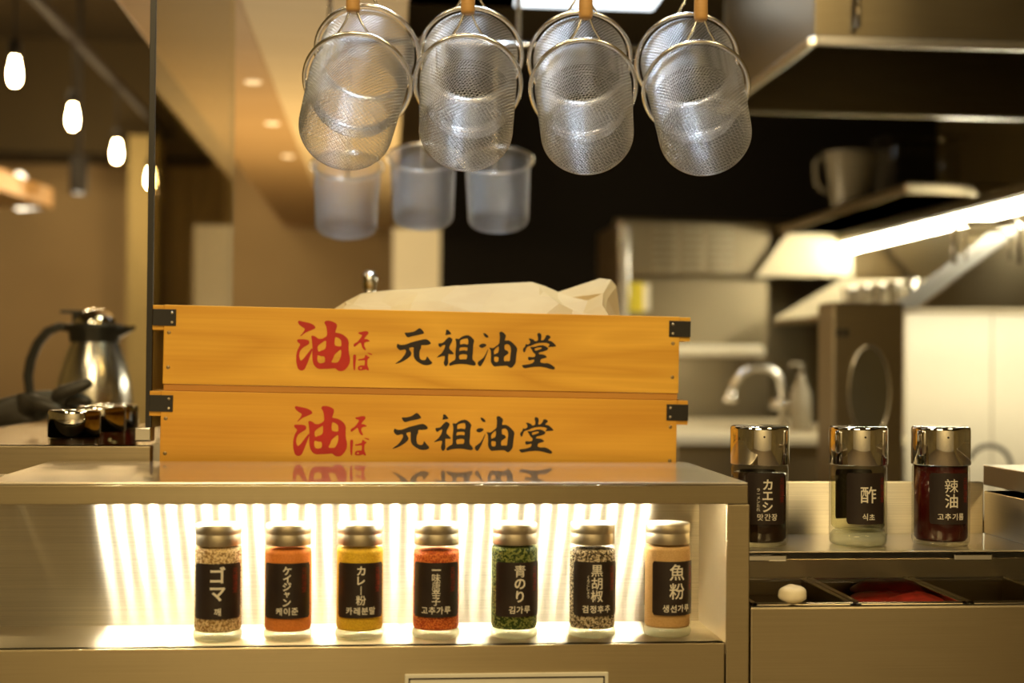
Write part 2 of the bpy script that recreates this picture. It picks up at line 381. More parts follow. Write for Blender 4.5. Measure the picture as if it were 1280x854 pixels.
# left end of slab: its left edge runs through (0,594)-(63,574)
XSL = P(63, 574, YSB).x
b = MB(); b.box(XSL, XR, YF-.001, YSB, ZS-.003, ZS)
local(b.build('top_panel', 'steel_top', None, .0014), case)
b = MB(); b.box(XSL-.5, XR, YF-.0005, YF+.0025, ZSB, ZS-.0032); b.box(XR-.003, XR, YF+.0026, YSB, ZSB, ZS-.0032)
local(b.build('lid_edge', 'steel_lip', None, .0008), case)
b = MB(); b.box(XL, XR-.0035, YB, YB+.012, ZO-.02, ZS-.0032)
local(b.build('back_panel', 'steel_case_back'), case)
b = MB(); b.box(XL, XRo, YF+.004, YB, ZO-.012, ZO)
local(b.build('shelf_floor', 'steel_floor'), case)
b = MB(); b.box(XL, XRo-.001, YF, YF+.012, .0, ZO+.0004)
local(b.build('front_panel', 'steel_front', None, .0012), case)
XR2 = PX(937, YF, 740)
b = MB(); b.box(XRo, XR2, YF, YB+.012, .0, ZSB-.0005)
local(b.build('end_post', 'steel_front', None, .0012), case)
b = MB(); b.box(XL, XR2-.002, YB+.012, YSB-.01, .0, ZSB-.0005)
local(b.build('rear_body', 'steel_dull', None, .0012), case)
b = MB(); b.box(XL, XSL-.0005, YF+.003, YSB, ZSB+.0002, ZSB+.006)
local(b.build('side_top_panel', 'steel_top', None, .0012), case)
# lit strip under the lid
LY = 1.593; x0 = P(106, 632, LY).x; x1 = P(826, 632, LY).x
b = MB(); b.box(x0-.01, x1+.01, LY-.006, LY+.006, ZS-.007, ZS-.0031)
strip = local(b.build('light_strip', 'white_card'), case)
NCH = 33
for i in range(NCH):
    xx = x0+(x1-x0)*i/(NCH-1)
    b = MB(); b.box(xx-.003, xx+.003, LY-.002, LY+.002, ZS-.0085, ZS-.0070)
    c = b.build('led_chip', 'led_white'); c.parent = strip; c.matrix_parent_inverse = strip.matrix_parent_inverse @ Matrix.Identity(4)
    c.matrix_parent_inverse = (Matrix.Translation(case.location) @ strip.matrix_parent_inverse).inverted()
# placard on the front, cut by the lower frame edge
pl = thing('placard', 'white bordered placard stuck on the case front, only its top edge showing', 'placard', P(632, 900, YF-.002))
xa, xb = PX(506, YF, 845), PX(760, YF, 845); zt = PZ(841, YF)
b = MB(); b.box(xa, xb, YF-.003, YF-.0002, zt-.09, zt); local(b.build('card', 'white_card', None, .0008), pl)
b = MB()
for (a0, a1, z0, z1) in ((xa+.004, xb-.004, zt-.0055, zt-.004), (xa+.004, xa+.0055, zt-.086, zt-.004), (xb-.0055, xb-.004, zt-.086, zt-.004), (xa+.004, xb-.004, zt-.086, zt-.0845)):
    b.box(a0, a1, YF-.0034, YF-.0029, z0, z1)
local(b.build('border_line', 'ink_black'), pl)

# ================================================================== SPICE JARS
JAR = [
 (272.5, 'ゴマ', '깨', 'sesame', -.02, 'glass jar of speckled beige sesame with black label, leftmost on the lit shelf', None, 1.5),
 (360, 'ケイジャン', '케이준', 'cajun', -.05, 'glass jar of smooth orange powder under a black label, second jar from the left', None, .82),
 (449.5, 'カレー粉', '카레분말', 'curry', 0.05, 'glass jar of bright yellow curry powder with black label and tin cap', None, .92),
 (545, '一味唐辛子', '고추가루', 'chili', .0, 'glass jar of red chili flakes behind a black label, middle jar of the lit shelf', None, .78),
 (642.5, '青のり', '김가루', 'nori', .24, 'glass jar of dark green seaweed flakes with black label turned to the right', None, 1.15),
 (740, '黒胡椒', '검정후추', 'pepper', .2, 'glass jar of grey and white speckled ground pepper with black label', 'くろこしょう', 1.15),
 (834, '魚粉', '생선가루', 'fish', .42, 'glass jar of light brown fish powder with black label, rightmost jar of the lit shelf', None, 1.45),
]
JR = .0262; JH = .1235; JY = 1.549
KANA = 'ゴマケイジャンカレーのりエシ一'
shared = {}
def make_jar(px, jp, kr, mat, ang, label, ruby, k):
    base = P(px, 760, JY); ang = ang - math.atan2(base.x, JY); loc = (base.x, JY, ZO+.0003)
    t = thing('spice_jar', label, 'jar', loc, (0, 0, 0), 'spice jars on the lit shelf')
    if 'glass' not in shared:
        g = MB().lathe([(JR*.80, .0), (JR*.96, .0015), (JR, .005), (JR, .096), (JR*.985, .099), (JR*.90, .1025), (JR*.90, .1045)], 56); shared['glass'] = g.build('glass_body', 'jar_glass', t).data
        bs = MB().lathe([(.0001, .0), (JR*.80, .0002), (JR*.95, .0018), (JR*.985, .005), (JR*.97, .0085), (JR*.9, .0105), (.0001, .0105)], 56); shared['base'] = bs.build('glass_foot', 'thick_glass', t).data
        cp = MB().lathe([(JR*.86, .1010), (JR*.91, .1012), (JR*.925, .1020), (JR*.925, .1120), (JR*.91, .1128), (JR*.91, .1134), (JR*.935, .1142), (JR*.935, .1222), (JR*.90, .1235), (.0001, .1235)], 56); shared['cap'] = cp.build('cap', 'tin_cap', t).data
    else:
        for nm, kk in (('glass_body', 'glass'), ('glass_foot', 'base'), ('cap', 'cap')):
            o = bpy.data.objects.new(nm, shared[kk]); C.objects.link(o); o.parent = t
    top = {'sesame': .0985, 'cajun': .0965, 'curry': .0975, 'chili': .0945, 'nori': .0985, 'pepper': .0955, 'fish': .0985}[mat]
    f = MB().lathe([(.0001, .0108), (JR*.90, .0112), (JR*.945, .0135), (JR*.945, top-.004), (JR*.92, top), (.0001, top+.001)], 48)
    f.build('spice_fill', mat, t)
    lb = curved_label('label', .0565, .0585, JR, .0545, ang, 'label_black', t)
    lb2 = curved_label('back_label', .046, .0500, JR, .0545, PI+ang, 'label_black', t)
    n = len(jp); pitch = {2: .0205, 3: .0136, 4: .0104, 5: .0084}[n]; s = {2: .0185, 3: .0138, 4: .0110, 5: .0100}[n]
    ytop = .0262-s*.46
    items = [(ch if ch != 'ー' else '｜', 0.0, ytop-i*pitch, s*(1.0 if ch not in 'ャー' else .8), .026 if ch in KANA else 0 if ch in '唐辣' else .010) for i, ch in enumerate(jp)]
    items += [(ch, (i-(len(kr)-1)/2)*.0085, -.0215, .0086, .016) for i, ch in enumerate(kr)]
    if ruby: items += [(ch, -.0095, .013-i*.0042, .0042, .01) for i, ch in enumerate(ruby)]
    bent('lettering', items, JR+.0005, 'ink_white', lb, .0545, ang)
    bent('red_lettering', [(ch, .0195, .021-i*.0066, .0068, .006) for i, ch in enumerate('元祖油堂')], JR+.0005, 'ink_red_dark', lb, .0545, ang)
    bent('red_lettering', [(ch, .0, .014-i*.011, .0115, .02) for i, ch in enumerate('油そば')], JR+.0005, 'ink_red', lb2, .0545, PI+ang)
    return t
for j in JAR: make_jar(*j)

# ================================================================== CHROME-CAPPED BOTTLES
BR = .0325; BH = .137
def make_bottle(loc, fill, jp, kr, side, ang, label, group, level=.083):
    t = thing('sauce_bottle', label, 'bottle', loc, (0, 0, 0), group); ang = ang - math.atan2(loc[0], loc[1])
    g = MB().lathe([(BR*.85, 0), (BR*.97, .002), (BR, .006), (BR, .088), (BR*.97, .091), (BR*.97, .094)], 64); g.build('glass_body', 'bottle_glass', t)
    MB().lathe([(.0001, 0), (BR*.85, .0003), (BR*.97, .003), (BR*.97, .012), (BR*.86, .0165), (.0001, .0175)] if fill == 'vinegar' else [(.0001, 0), (BR*.85, .0003), (BR*.92, .0015), (BR*.92, .0040), (.0001, .0042)], 56).build('glass_foot', 'thick_glass' if fill == 'vinegar' else 'bottle_glass', t)
    f0 = .018 if fill == 'vinegar' else .0045
    f = MB().lathe([(.0001, f0), (BR*.84, f0+.001), (BR*.93, f0+.005), (BR*.93, level), (.0001, level)], 56); f.build('liquid', fill, t)
    cp = MB().lathe([(BR*.97, .0925), (BR*1.015, .0925), (BR*1.03, .0935), (BR*1.03, .1320), (BR*1.015, .1348), (BR*.97, .1362), (BR*.93, .1366), (.0001, .1358)], 72); c = cp.build('chrome_cap', 'chrome', t)
    hp = MB().lathe([(.0001, -.0002), (.0011, -.0002), (.0011, .0006), (.0001, .0006)], 12, mat=Matrix.Translation((BR*1.03*math.sin(ang-.1), -BR*1.03*math.cos(ang-.1), .125)) @ Matrix.Rotation(PI/2, 4, 'X'))
    hp.build('pour_hole', 'ink_black', c)
    lb = curved_label('label', .0475, .058, BR, .0555, ang, 'label_black', t)
    curved_label('back_label', .046, .058, BR, .0555, PI+ang-.15, 'label_black', t)
    n = len(jp); s = {1: .0200, 2: .0168, 3: .0135}[n]; pt_ = {1: 0, 2: .0170, 3: .0125}[n]
    items = [(ch, .001, (.0222-s*.46 if n > 1 else .0045)-i*pt_, s, .024 if ch in KANA else 0 if ch in '唐辣' else .010) for i, ch in enumerate(jp)]
    items += [(ch, .001+(i-(len(kr)-1)/2)*.0082, -.0205, .0082, .014) for i, ch in enumerate(kr)]
    if side: items += [(ch, -.0095, .010-i*.0044, .0044, .01) for i, ch in enumerate(side)]
    bent('lettering', items, BR+.0006, 'ink_white', lb, .0555, ang)
    bent('red_lettering', [(ch, .0200, .020-i*.0070, .0072, .006) for i, ch in enumerate('元祖油堂')], BR+.0006, 'ink_red_dark', lb, .0555, ang)
    return t
YBt = 1.60; ZSH = PZ(681, YBt, 1000)
grp = 'chrome-capped bottles on the right shelf'
def bl(px): return (P(px, 600, YBt).x, YBt, ZSH)
make_bottle(bl(949.5), 'soy', 'カエシ', '맛간장', 'ラーメンたれ', .25, 'chrome-capped bottle of near-black soy sauce on right shelf beside the display case', grp)
make_bottle(bl(1072.5), 'vinegar', '酢', '식초', None, .34, 'chrome-capped bottle of clear vinegar on the right shelf, between two dark ones', grp, .078)
make_bottle(bl(1176), 'chili_oil', '辣油', '고추기름', None, .34, 'chrome-capped bottle of dark red chili oil, rightmost on the right shelf', grp, .0915)

# ================================================================== RIGHT COUNTER
XC0 = XR2+.0012
rc = thing('garnish_counter', 'stainless steel counter right of the display case with sunken topping pans', 'counter', (.7, 1.55, .0))
ZP = PZ(759, YF, 1000)
b = MB(); b.box(XC0, 1.6, YF, YF+.012, .0, ZP); local(b.build('front_panel', 'steel_front', None, .002), rc)
b = MB(); b.box(XC0, 1.6, 1.7001, 1.712, .0, ZSH-.0105); local(b.build('back_panel', 'steel_back', None), rc)
b = MB(); b.box(XC0, 1.6, YF+.012, 1.70, .0, .95); local(b.build('well_floor', 'steel_dull', None), rc)
sh = thing('bottle_shelf', 'shallow steel shelf with clear front lip carrying the three chrome-capped bottles', 'shelf', (.7, 1.62, ZSH-.006))
b = MB(); b.box(XC0, 1.6, 1.545, 1.705, ZSH-.010, ZSH); local(b.build('shelf_plate', 'steel_top', None, .0015), sh)
b = MB(); b.box(XC0, 1.6, 1.540, 1.5445, ZSH-.034, ZSH-.0005); local(b.build('clear_lip', 'acrylic', None, .001), sh)
ZU = PZ(604, 1.69, 1100)
b = MB(); b.box(XC0, P(1228, 590, 1.71).x, 1.7055, 1.717, ZSH-.0100, ZU); local(b.build('back_upstand', 'steel_case_back', None, .0015), sh)
for px in (958, 1215):
    xx = P(px, 690, 1.54).x
    b = MB(); b.box(xx-.022, xx+.022, 1.536, 1.5395, ZSH-.010, ZSH-.003); local(b.build('lip_clip', 'chrome', None, .0012), sh)
# raised box at the far right
rb = thing('equipment_box', 'low steel box with thick lid at the right frame edge beside the bottles', 'box', (1.0, 1.6, ZSH))
xk = P(1236, 650, 1.69).x; zk = PZ(581, 1.79, 1231)
b = MB(); b.box(xk, 1.5, 1.56, 1.7045, ZSH+.0002, zk-.026); local(b.build('body', 'steel_side', None, .001), rb)
b = MB(); b.box(P(1229, 590, 1.79).x, 1.5, 1.42, 1.79, zk-.026, zk); local(b.build('lid', 'steel_top', None, .001), rb)
# pans
xs = [XC0+.004, P(1071, 757, 1.51).x, P(1212, 757, 1.51).x, P(1350, 757, 1.51).x]
pans = []
names = ['shallow steel topping pan holding a white garlic bulb, next to the case', 'steel topping pan of red meat below the vinegar bottle', 'empty-looking steel topping pan at the right frame edge']
for i in range(3):
    a, c = xs[i]+.0012, xs[i+1]-.0012; y0, y1 = YF+.013, 1.698; zr = ZP+.002
    t = thing('topping_pan', names[i], 'food pan', ((a+c)/2, (y0+y1)/2, zr-.07), group='topping pans in the garnish counter')
    b = MB(); 
    b.box(a, c, y0, y0+.006, zr-.003, zr); b.box(a, c, y1-.006, y1, zr-.003, zr); b.box(a, a+.006, y0, y1, zr-.003, zr); b.box(c-.006, c, y0, y1, zr-.003, zr)
    local(b.build('rim', 'chrome', None, .0008), t)
    b = MB()
    b.box(a+.005, c-.005, y0+.005, y0+.0062, zr-.07, zr-.002); b.box(a+.005, c-.005, y1-.0062, y1-.005, zr-.07, zr-.002)
    b.box(a+.005, a+.0062, y0+.005, y1-.005, zr-.07, zr-.002); b.box(c-.0062, c-.005, y0+.005, y1-.005, zr-.07, zr-.002); b.box(a+.005, c-.005, y0+.005, y1-.005, zr-.071, zr-.07)
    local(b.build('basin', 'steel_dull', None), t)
    pans.append((a, c, y0, y1, zr))
def blob(name, mat, cx, cy, cz, rx, ry, rz, amp=.12, seed=1, n=24, m=16):
    rnd = random.Random(seed); ph = [rnd.uniform(0, 6) for _ in range(6)]; vs = []; fs = []
    for i in range(m+1):
        th = PI*i/m
        for j in range(n):
            a = 2*PI*j/n; k = 1+amp*(math.sin(2*a+ph[0])*math.sin(th+ph[1])+.6*math.sin(3*a+ph[2]+2*th)+.5*math.sin(5*th+ph[3]))
            vs.append((cx+rx*k*math.sin(th)*math.cos(a), cy+ry*k*math.sin(th)*math.sin(a), cz+rz*k*math.cos(th)))
    for i in range(m):
        for j in range(n): fs.append((i*n+j, (i+1)*n+j, (i+1)*n+(j+1) % n, i*n+(j+1) % n))
    return MB().add(vs, fs, True).build(name, mat)
pc = P(995, 748, 1.508)
g = blob('garlic_bulb', 'garlic', 0, 0, 0, .017, .013, .0105, .08, 3); g.location = (pc.x, YF+.020, pans[0][4]+.0085)
tag(g, 'small white garlic clove lying on the front rim of the leftmost topping pan', 'garlic')
for k, (px, dy, w) in enumerate(((1085, .04, .040), (1115, .085, .052), (1150, .05, .036), (1120, .13, .05))):
    pp = pans[1]; o = blob('meat_slice', 'meat', 0, 0, 0, w, .036, .012, .10, 10+k); o.location = (P(px, 745, YF+dy).x, YF+.015+dy, pp[4]-.017+.003*k)
    tag(o, ['dark red meat slice at the front left of the middle topping pan', 'large red meat slice in the centre of the middle topping pan', 'dark red meat slice at the right side of the middle topping pan', 'red meat slice at the back of the middle topping pan'][k], 'meat', 'meat slices in the topping pan')
pp = pans[1]
b = MB(); b.box(pp[0]+.0068, pp[1]-.0068, pp[2]+.0068, pp[3]-.0068, pp[4]-.069, pp[4]-.029); tag(b.build('packed_meat', 'meat', None, .006), 'packed layer of dark red meat filling the middle topping pan', 'meat')
p0 = pans[0]
b = MB(); b.box(p0[0]+.0068, p0[1]-.0068, p0[2]+.0068, p0[3]-.0068, p0[4]-.069, p0[4]-.020); tag(b.build('chopped_garlic', 'hard_plastic', None, .004), 'flat layer of pale grey paste filling the leftmost topping pan', 'topping')

# ================================================================== NOODLE BOXES
# box front plane
YBX = 1.83
def make_box(corner_px, corner_py, wpx, tilt, matname, label, zbot=None):
    o = P(corner_px, corner_py, YBX)     # top left corner of front board
    W = wpx/F*YBX; H = .1085; D = .36; T = .010
    t = thing('noodle_box', label, 'box', (0, 0, 0), group='stacked wooden noodle boxes')
    yaw = math.radians(-0.35)
    Mx = Matrix.Translation(o) @ Matrix.Rotation(tilt, 4, 'Y') @ Matrix.Rotation(yaw, 4, 'Z')
    base = Mx @ Vector((W/2, D/2, -H))
    t.location = base; t.rotation_euler = Mx.to_euler()
    off = Matrix.Translation((-W/2, -D/2, H))   # local frame: origin top-left-front -> thing frame
    def put(mb, name, mat, bev=0, par=None):
        mb.v = [tuple(off @ Vector(v)) for v in mb.v]; return mb.build(name, mat, par or t, bev)
    put(MB().box(0, W, 0, T, -H+.0085, 0), 'front_board', matname, .0007)
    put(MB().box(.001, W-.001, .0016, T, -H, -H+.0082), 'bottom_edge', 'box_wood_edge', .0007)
    put(MB().box(0, W, D-T, D, -H, 0), 'back_board', matname, .0007)
    put(MB().box(.0, T, T, D-T, -H, 0), 'side_board', matname, .0007); put(MB().box(W-T, W, T, D-T, -H, 0), 'side_board', matname, .0007)
    put(MB().box(T, W-T, T, D-T, -H+.001, -H+.007), 'bottom_board', matname)
    # carrying rails along both short sides, flush with the top
    for s in (0, 1):
        x0, x1 = (-.0145, -.0002) if s == 0 else (W+.0002, W+.0145)
        put(MB().box(x0, x1, .0015, D-.0015, -.032, -.0005), 'carrying_rail', matname, .0007)
        for yy0, yy1 in ((-.0012, .0003), (D-.0003, D+.0012)):
            bx0, bx1 = (-.0140, .0150) if s == 0 else (W-.0140, W+.0145)
            br = put(MB().box(bx0, bx1, yy0, yy1, -.0265, -.0055), 'metal_bracket', 'dark_metal', .0004)
            for zz in (-.010, -.022):
                xx = bx1-.005 if s == 0 else bx0+.005
                put(MB().lathe([(.0001, .0014), (.0014, .001), (.0018, 0)], 12, mat=Matrix.Translation((xx, yy0, zz)) @ Matrix.Rotation(PI/2, 4, 'X')), 'rivet', 'tin_cap', 0, br)
        for zz in (-.035, -.079):
            xx = .0065 if s == 0 else W-.0085
            put(MB().lathe([(.0001, .0004), (.0022, .0003), (.0026, -.0001)], 14, mat=Matrix.Translation((xx, 0, zz)) @ Matrix.Rotation(PI/2, 4, 'X')), 'nail', 'nail')
    # bottom lip seam
    k = YBX/F
    def conv(ox, oy):
        def fn(x, y):
            px = ox+x/11.536; py = oy+y/11.536
            return ((px-205.5)*k, -(py-(381+(px-205.5)*13/642.))*k)
        return fn
    def letters(name, loops, mat):
        mb = MB()
        for lp, fn in loops:
            V, Fc = brush_mesh(lp, fn); mb.add([(x, -.0003, z) for x, z in V], Fc)
        put(mb, name, mat)
    letters('red_lettering', [(RED, conv(360, 395))], 'ink_red')
    letters('black_lettering', [(BLK_A, conv(484, 402)), (BLK_B, conv(588, 402))], 'ink_black')
    return t, Mx, W, H, D
tl = math.radians(.72)
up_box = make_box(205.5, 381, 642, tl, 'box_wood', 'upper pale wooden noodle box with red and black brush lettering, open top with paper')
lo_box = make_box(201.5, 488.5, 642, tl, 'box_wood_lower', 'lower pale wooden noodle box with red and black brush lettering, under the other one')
# steel bed under the boxes
zb = min(( up_box[1] @ Vector((0, 0, 0))).z, 9)
low = lo_box[1] @ Vector((lo_box[2], 0, -lo_box[3]))
low2 = lo_box[1] @ Vector((0, 0, -lo_box[3]))
bt = thing('box_stand', 'low steel stand behind the display case under the wooden boxes', 'stand', (0, 2.0, .0))
b = MB()
z0L, z0R = low2.z, low.z
xa, xb = low2.x-.0, low.x+.02
def zl(x): return z0L+(x-low2.x)*(z0R-z0L)/(low.x-low2.x)-.0004
y0, y1 = YSB+.003, 2.24
b.add([(xa, y0, 0), (xb, y0, 0), (xb, y1, 0), (xa, y1, 0), (xa, y0, zl(xa)), (xb, y0, zl(xb)), (xb, y1, zl(xb)), (xa, y1, zl(xa))],
      [(0, 3, 2, 1), (4, 5, 6, 7), (0, 1, 5, 4), (1, 2, 6, 5), (2, 3, 7, 6), (3, 0, 4, 7)])
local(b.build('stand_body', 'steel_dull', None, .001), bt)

# crumpled wrapping paper inside the upper box ------------------------------
def paper():
    ridge = [(418, 386), (432, 377), (452, 367), (485, 363), (520, 361), (560, 358), (610, 355), (665, 352.5), (682, 358), (698, 365), (722, 357), (750, 348), (757, 360), (764, 392)]
    Yr = 1.93; rows = [(.0, 0), (.25, .25), (.5, .5), (.78, .8), (1, 1)]
    pts = [P(x, y, Yr) for x, y in ridge]; n = len(pts); vs = []; fs = []; rnd = random.Random(5)
    zf = P(600, 400, 1.86).z-.03
    def front(i, k):     # k 0 front-bottom .. 1 ridge
        p = pts[i]; y = 1.848+(Yr-1.848)*k; z = (p.z-.055)*(1-k)+p.z*k; zz = rnd.uniform(-.007, .007)*(0 if k in (0, 1) else 1)
        return (p.x+zz*2, y+zz, z+zz+.010*math.sin(k*PI)*(.4+.6*math.sin(i*1.7)))
    ks = [0, .3, .55, .8, 1]
    for i in range(n):
        for k in ks: vs.append(front(i, k))
        p = pts[i]
        for q, k in enumerate((.35, .7, 1)): vs.append((p.x*(1-.0*k)+rnd.uniform(-.004, .004), Yr+.20*k, p.z-.07*k+rnd.uniform(-.003, .003)))
    L_ = len(ks)+3
    for i in range(n-1):
        for j in range(L_-1):
            a = i*L_+j; bq = (i+1)*L_+j
            if (i+j) % 2: fs += [(a, bq, bq+1), (a, bq+1, a+1)]
            else: fs += [(a, bq, a+1), (bq, bq+1, a+1)]
    o = MB().add(vs, fs, False).build('wrapping_paper', 'paper', None, 0, fix=True)
    s = o.modifiers.new('sheet', 'SOLIDIFY'); s.thickness = .0006
    return o
tag(paper(), 'crumpled sheet of tan kraft paper poking out of the upper wooden box', 'paper')

# ================================================================== STRAINERS
RR = .0670
def strainer_meshes(detail=1):
    Lb = .128; r0 = .0612; r1 = .0560; cr = .014
    prof = []
    n1 = 29
    for i in range(n1+1): z = .001+(Lb-cr)*i/n1; prof.append((r0+(r1-r0)*i/n1, z))
    for i in range(1, 6): a = i/6*PI/2; prof.append((r1-cr+cr*math.cos(a), .001+Lb-cr+cr*math.sin(a)))
    na = 88; vs = []; fs = []; Lp = len(prof)
    for j, (r, z) in enumerate(prof):
        tw = j*PI/na                       # diagonal weave
        for i in range(na): a = 2*PI*i/na+tw; vs.append((r*math.cos(a), r*math.sin(a), z))
    for j in range(Lp-1):
        for i in range(na): fs.append((j*na+i, j*na+(i+1) % na, (j+1)*na+(i+1) % na, (j+1)*na+i))
    g = .0044; rb = r1-cr+.0045; n = int(rb/g)+1; ids = {}; zb_ = .001+Lb
    ca, sa = math.cos(.5), math.sin(.5)
    def vid(i, j):
        if (i, j) not in ids:
            x, y = i*g, j*g; ids[(i, j)] = len(vs); vs.append((x*ca-y*sa, x*sa+y*ca, zb_-.0004+.003*(1-(x*x+y*y)/(rb*rb))))
        return ids[(i, j)]
    for i in range(-n, n):
        for j in range(-n, n):
            if all(((a*g)**2+(b*g)**2) < rb*rb for a, b in ((i, j), (i+1, j), (i+1, j+1), (i, j+1))):
                fs.append((vid(i, j), vid(i+1, j), vid(i+1, j+1), vid(i, j+1)))
    return vs, fs
def make_strainer(label, loc, rot, group, handle=.16):
    t = thing('noodle_strainer', label, 'strainer', loc, rot, group)
    vs, fs = strainer_meshes(); o = MB().add(vs, fs, True).build('wire_basket', 'basket_wire', t, 0, fix=False)
    w = o.modifiers.new('wires', 'WIREFRAME'); w.thickness = .00074; w.use_even_offset = False; w.use_boundary = True
    MB().tube([(RR*math.cos(a), RR*math.sin(a), 0) for a in [2*PI*i/72 for i in range(72)]], .0028, 10, True).build('rim', 'wire_steel', t)
    hd = Vector((0, 1, -.80)).normalized()
    apex = Vector((0, RR, 0))+hd*.030
    b = MB()
    for s in (-1, 1):
        a = PI/2+s*.30; p = Vector((RR*math.cos(a), RR*math.sin(a), -.001)); q = apex+Vector((-s*.0035, 0, 0))
        b.tube([p+Vector((-s*.0, -.003, .001)), p, p.lerp(q, .5)+Vector((s*.002, 0, 0)), q, q+hd*.02], .0015, 7)
    b.build('fork', 'wire_steel', t)
    h0 = apex-hd*.004
    hdl = MB().tube([h0, h0+hd*.004, h0+hd*.03, h0+hd*(handle*.6), h0+hd*handle], [.0075, .0088, .0085, .0095, .0085], 16).build('handle', 'handle_wood', t)
    hk = h0+hd*(handle)
    return t, hk
th = math.radians(39)
rotX = 90+39
fronts = [((447, 103), 7.5, 'noodle strainer hanging at far left of the front row, basket leaning left'), ((585, 105), 4.5, 'second noodle strainer from the left in the front row'),
          ((729, 110), 4.5, 'noodle strainer in the front row, third from the left'), ((870, 112), 5.0, 'noodle strainer hanging at far right of the front row')]
YR = 1.79
RAILZ = PZ(-60, YR)
base_str = None; d_axis = None
def rot_for(deg): return (Matrix.Rotation(math.radians(-deg), 4, 'Z') @ Matrix.Rotation(math.radians(rotX), 4, 'X')).to_euler()
hooks = []
for i, ((px, py), yw, lab) in enumerate(fronts):
    p = P(px, py, YR); r = rot_for(yw)
    if base_str is None: base_str, HK = make_strainer(lab, p, r, 'noodle strainers of the front row'); s = base_str
    else: s = dup(base_str, lab, p, r)
    ax = r.to_matrix() @ Vector((0, 0, 1))
    hooks.append(p + r.to_matrix() @ HK)
    q = p - ax*.079 + Vector(((.003, .002, -.001, -.004)[i], 0, .0))
    s2 = dup(base_str, ['noodle strainer nested behind the far left front one', 'noodle strainer nested behind the second front one', 'noodle strainer nested behind the third front one', 'noodle strainer nested behind the far right front one'][i], q, r, 'noodle strainers nested behind the front row')
    hooks.append(q + r.to_matrix() @ HK)
# rail above the frame that carries them
rk = thing('hanging_rack', 'steel hanging rack above the boxes carrying the noodle strainers', 'rack', (0, YR+.03, RAILZ))
for yy, zz in ((hooks[0].y, hooks[0].z), (hooks[1].y, hooks[1].z)):
    b = MB(); b.box(-.9, 1.2, yy-.016, yy+.016, zz+.0002, zz+.022); local(b.build('rail', 'wire_steel', None, .002), rk)
for xx in (-.85, 1.15):
    b = MB(); b.box(xx-.01, xx+.01, hooks[0].y-.02, hooks[1].y+.02, hooks[0].z, 2.9); local(b.build('drop_bracket', 'steel_dull', None, .002), rk)
# rear row, hung on a thinner rod
YK = 2.72
rod_z = PZ(58, YK, 720)
rr = thing('rear_rod', 'thin steel rod running sideways behind the front strainers', 'rod', (0, YK, rod_z))
b = MB(); b.tube([(P(405, 58, YK).x, YK, rod_z), (P(835, 58, YK).x, YK, rod_z)], .006, 10); local(b.build('rod', 'wire_steel'), rr)
for xx in (P(412, 58, YK).x, P(648, 58, YK).x):
    b = MB(); b.tube([(xx, YK, rod_z), (xx, YK, 2.92)], .005, 8); local(b.build('hanger', 'wire_steel'), rr)
rX = 90+76
for px, py, lab in ((434, 208, 'upright wire strainer cup at the left of the rear row'), (529, 197, 'upright wire strainer cup in the middle of the rear row'), (622, 201, 'upright wire strainer cup at the right of the rear row')):
    p = P(px, py, YK-.06); r = (Matrix.Rotation(math.radians(rX), 4, 'X')).to_euler()
    s = dup(base_str, lab, p, r, 'upright strainer cups of the rear row'); s.name = 'strainer_cup'
    for c in kids(s):
        if c.name.startswith(('handle', 'fork')): bpy.data.objects.remove(c)
    # own upright handle with hook
    top = p + r.to_matrix() @ Vector((0, -RR, 0)); top = p + r.to_matrix() @ Vector((0, RR, 0)) if (r.to_matrix() @ Vector((0, RR, 0))).y > 0 else top
    inv = r.to_matrix().inverted()
    pts = [top, top+Vector((0, .004, .05)), Vector((top.x, YK+.0075, rod_z-.02)), Vector((top.x, YK+.0075, rod_z+.002)), Vector((top.x, YK, rod_z+.0075)), Vector((top.x, YK-.0075, rod_z)), Vector((top.x, YK-.0075, rod_z-.012))]
    MB().tube([inv @ (q-p) for q in pts], .0022, 8).build('hook_handle', 'wire_steel', s)

# ================================================================== LEFT SIDE: glass screen, ledge, bottles
YG0, YG1 = 1.834, 2.78
gp0 = P(190, 540, YG0); GX = P(191.0, 420, YG0).x-.0006
gs = thing('glass_screen', 'tall clear glass partition with a dark near edge left of the wooden boxes', 'glass screen', (GX, YG0, gp0.z))
b = MB(); b.box(GX-.006, GX-.0002, YG0+.006, YG1, gp0.z+.004, 2.95); local(b.build('pane', 'pane_glass'), gs)
b = MB(); b.box(GX-.0075, GX, YG0, YG0+.006, gp0.z+.004, 2.95); local(b.build('near_edge', 'dark_metal', None, .0005), gs)
b = MB(); b.box(GX-.007, GX, YG1, YG1+.004, gp0.z+.004, 2.95); local(b.build('far_edge', 'steel_dull', None, .0005), gs)
b = MB(); b.box(GX-.020, GX+.0015, YG0-.008, YG0+.02, gp0.z-.012, gp0.z+.006); local(b.build('clamp', 'chrome', None, .002), gs)
zl2 = PZ(557, 1.83, 100)
lg = thing('steel_ledge', 'narrow raised steel ledge behind the display case, left of the boxes', 'ledge', (-.6, 1.84, .0))
b = MB(); b.box(-1.3, GX+.002, YSB+.004, YSB+.028, .0, gp0.z-.0125 if gp0.z-.0125 < zl2 else zl2); local(b.build('ledge_body', 'steel_dull', None, .001), lg)
lzt = min(gp0.z-.0125, zl2)
bs = thing('side_counter', 'low steel counter on the left behind the display case', 'counter', (-.8, 2.0, .0))
b = MB(); b.box(-1.6, GX+.002, YSB+.030, 2.28, .0, lzt-.060); local(b.build('counter_body', 'steel_dull', None, .001), bs)
g2 = 'chrome-capped bottles left of the glass screen'
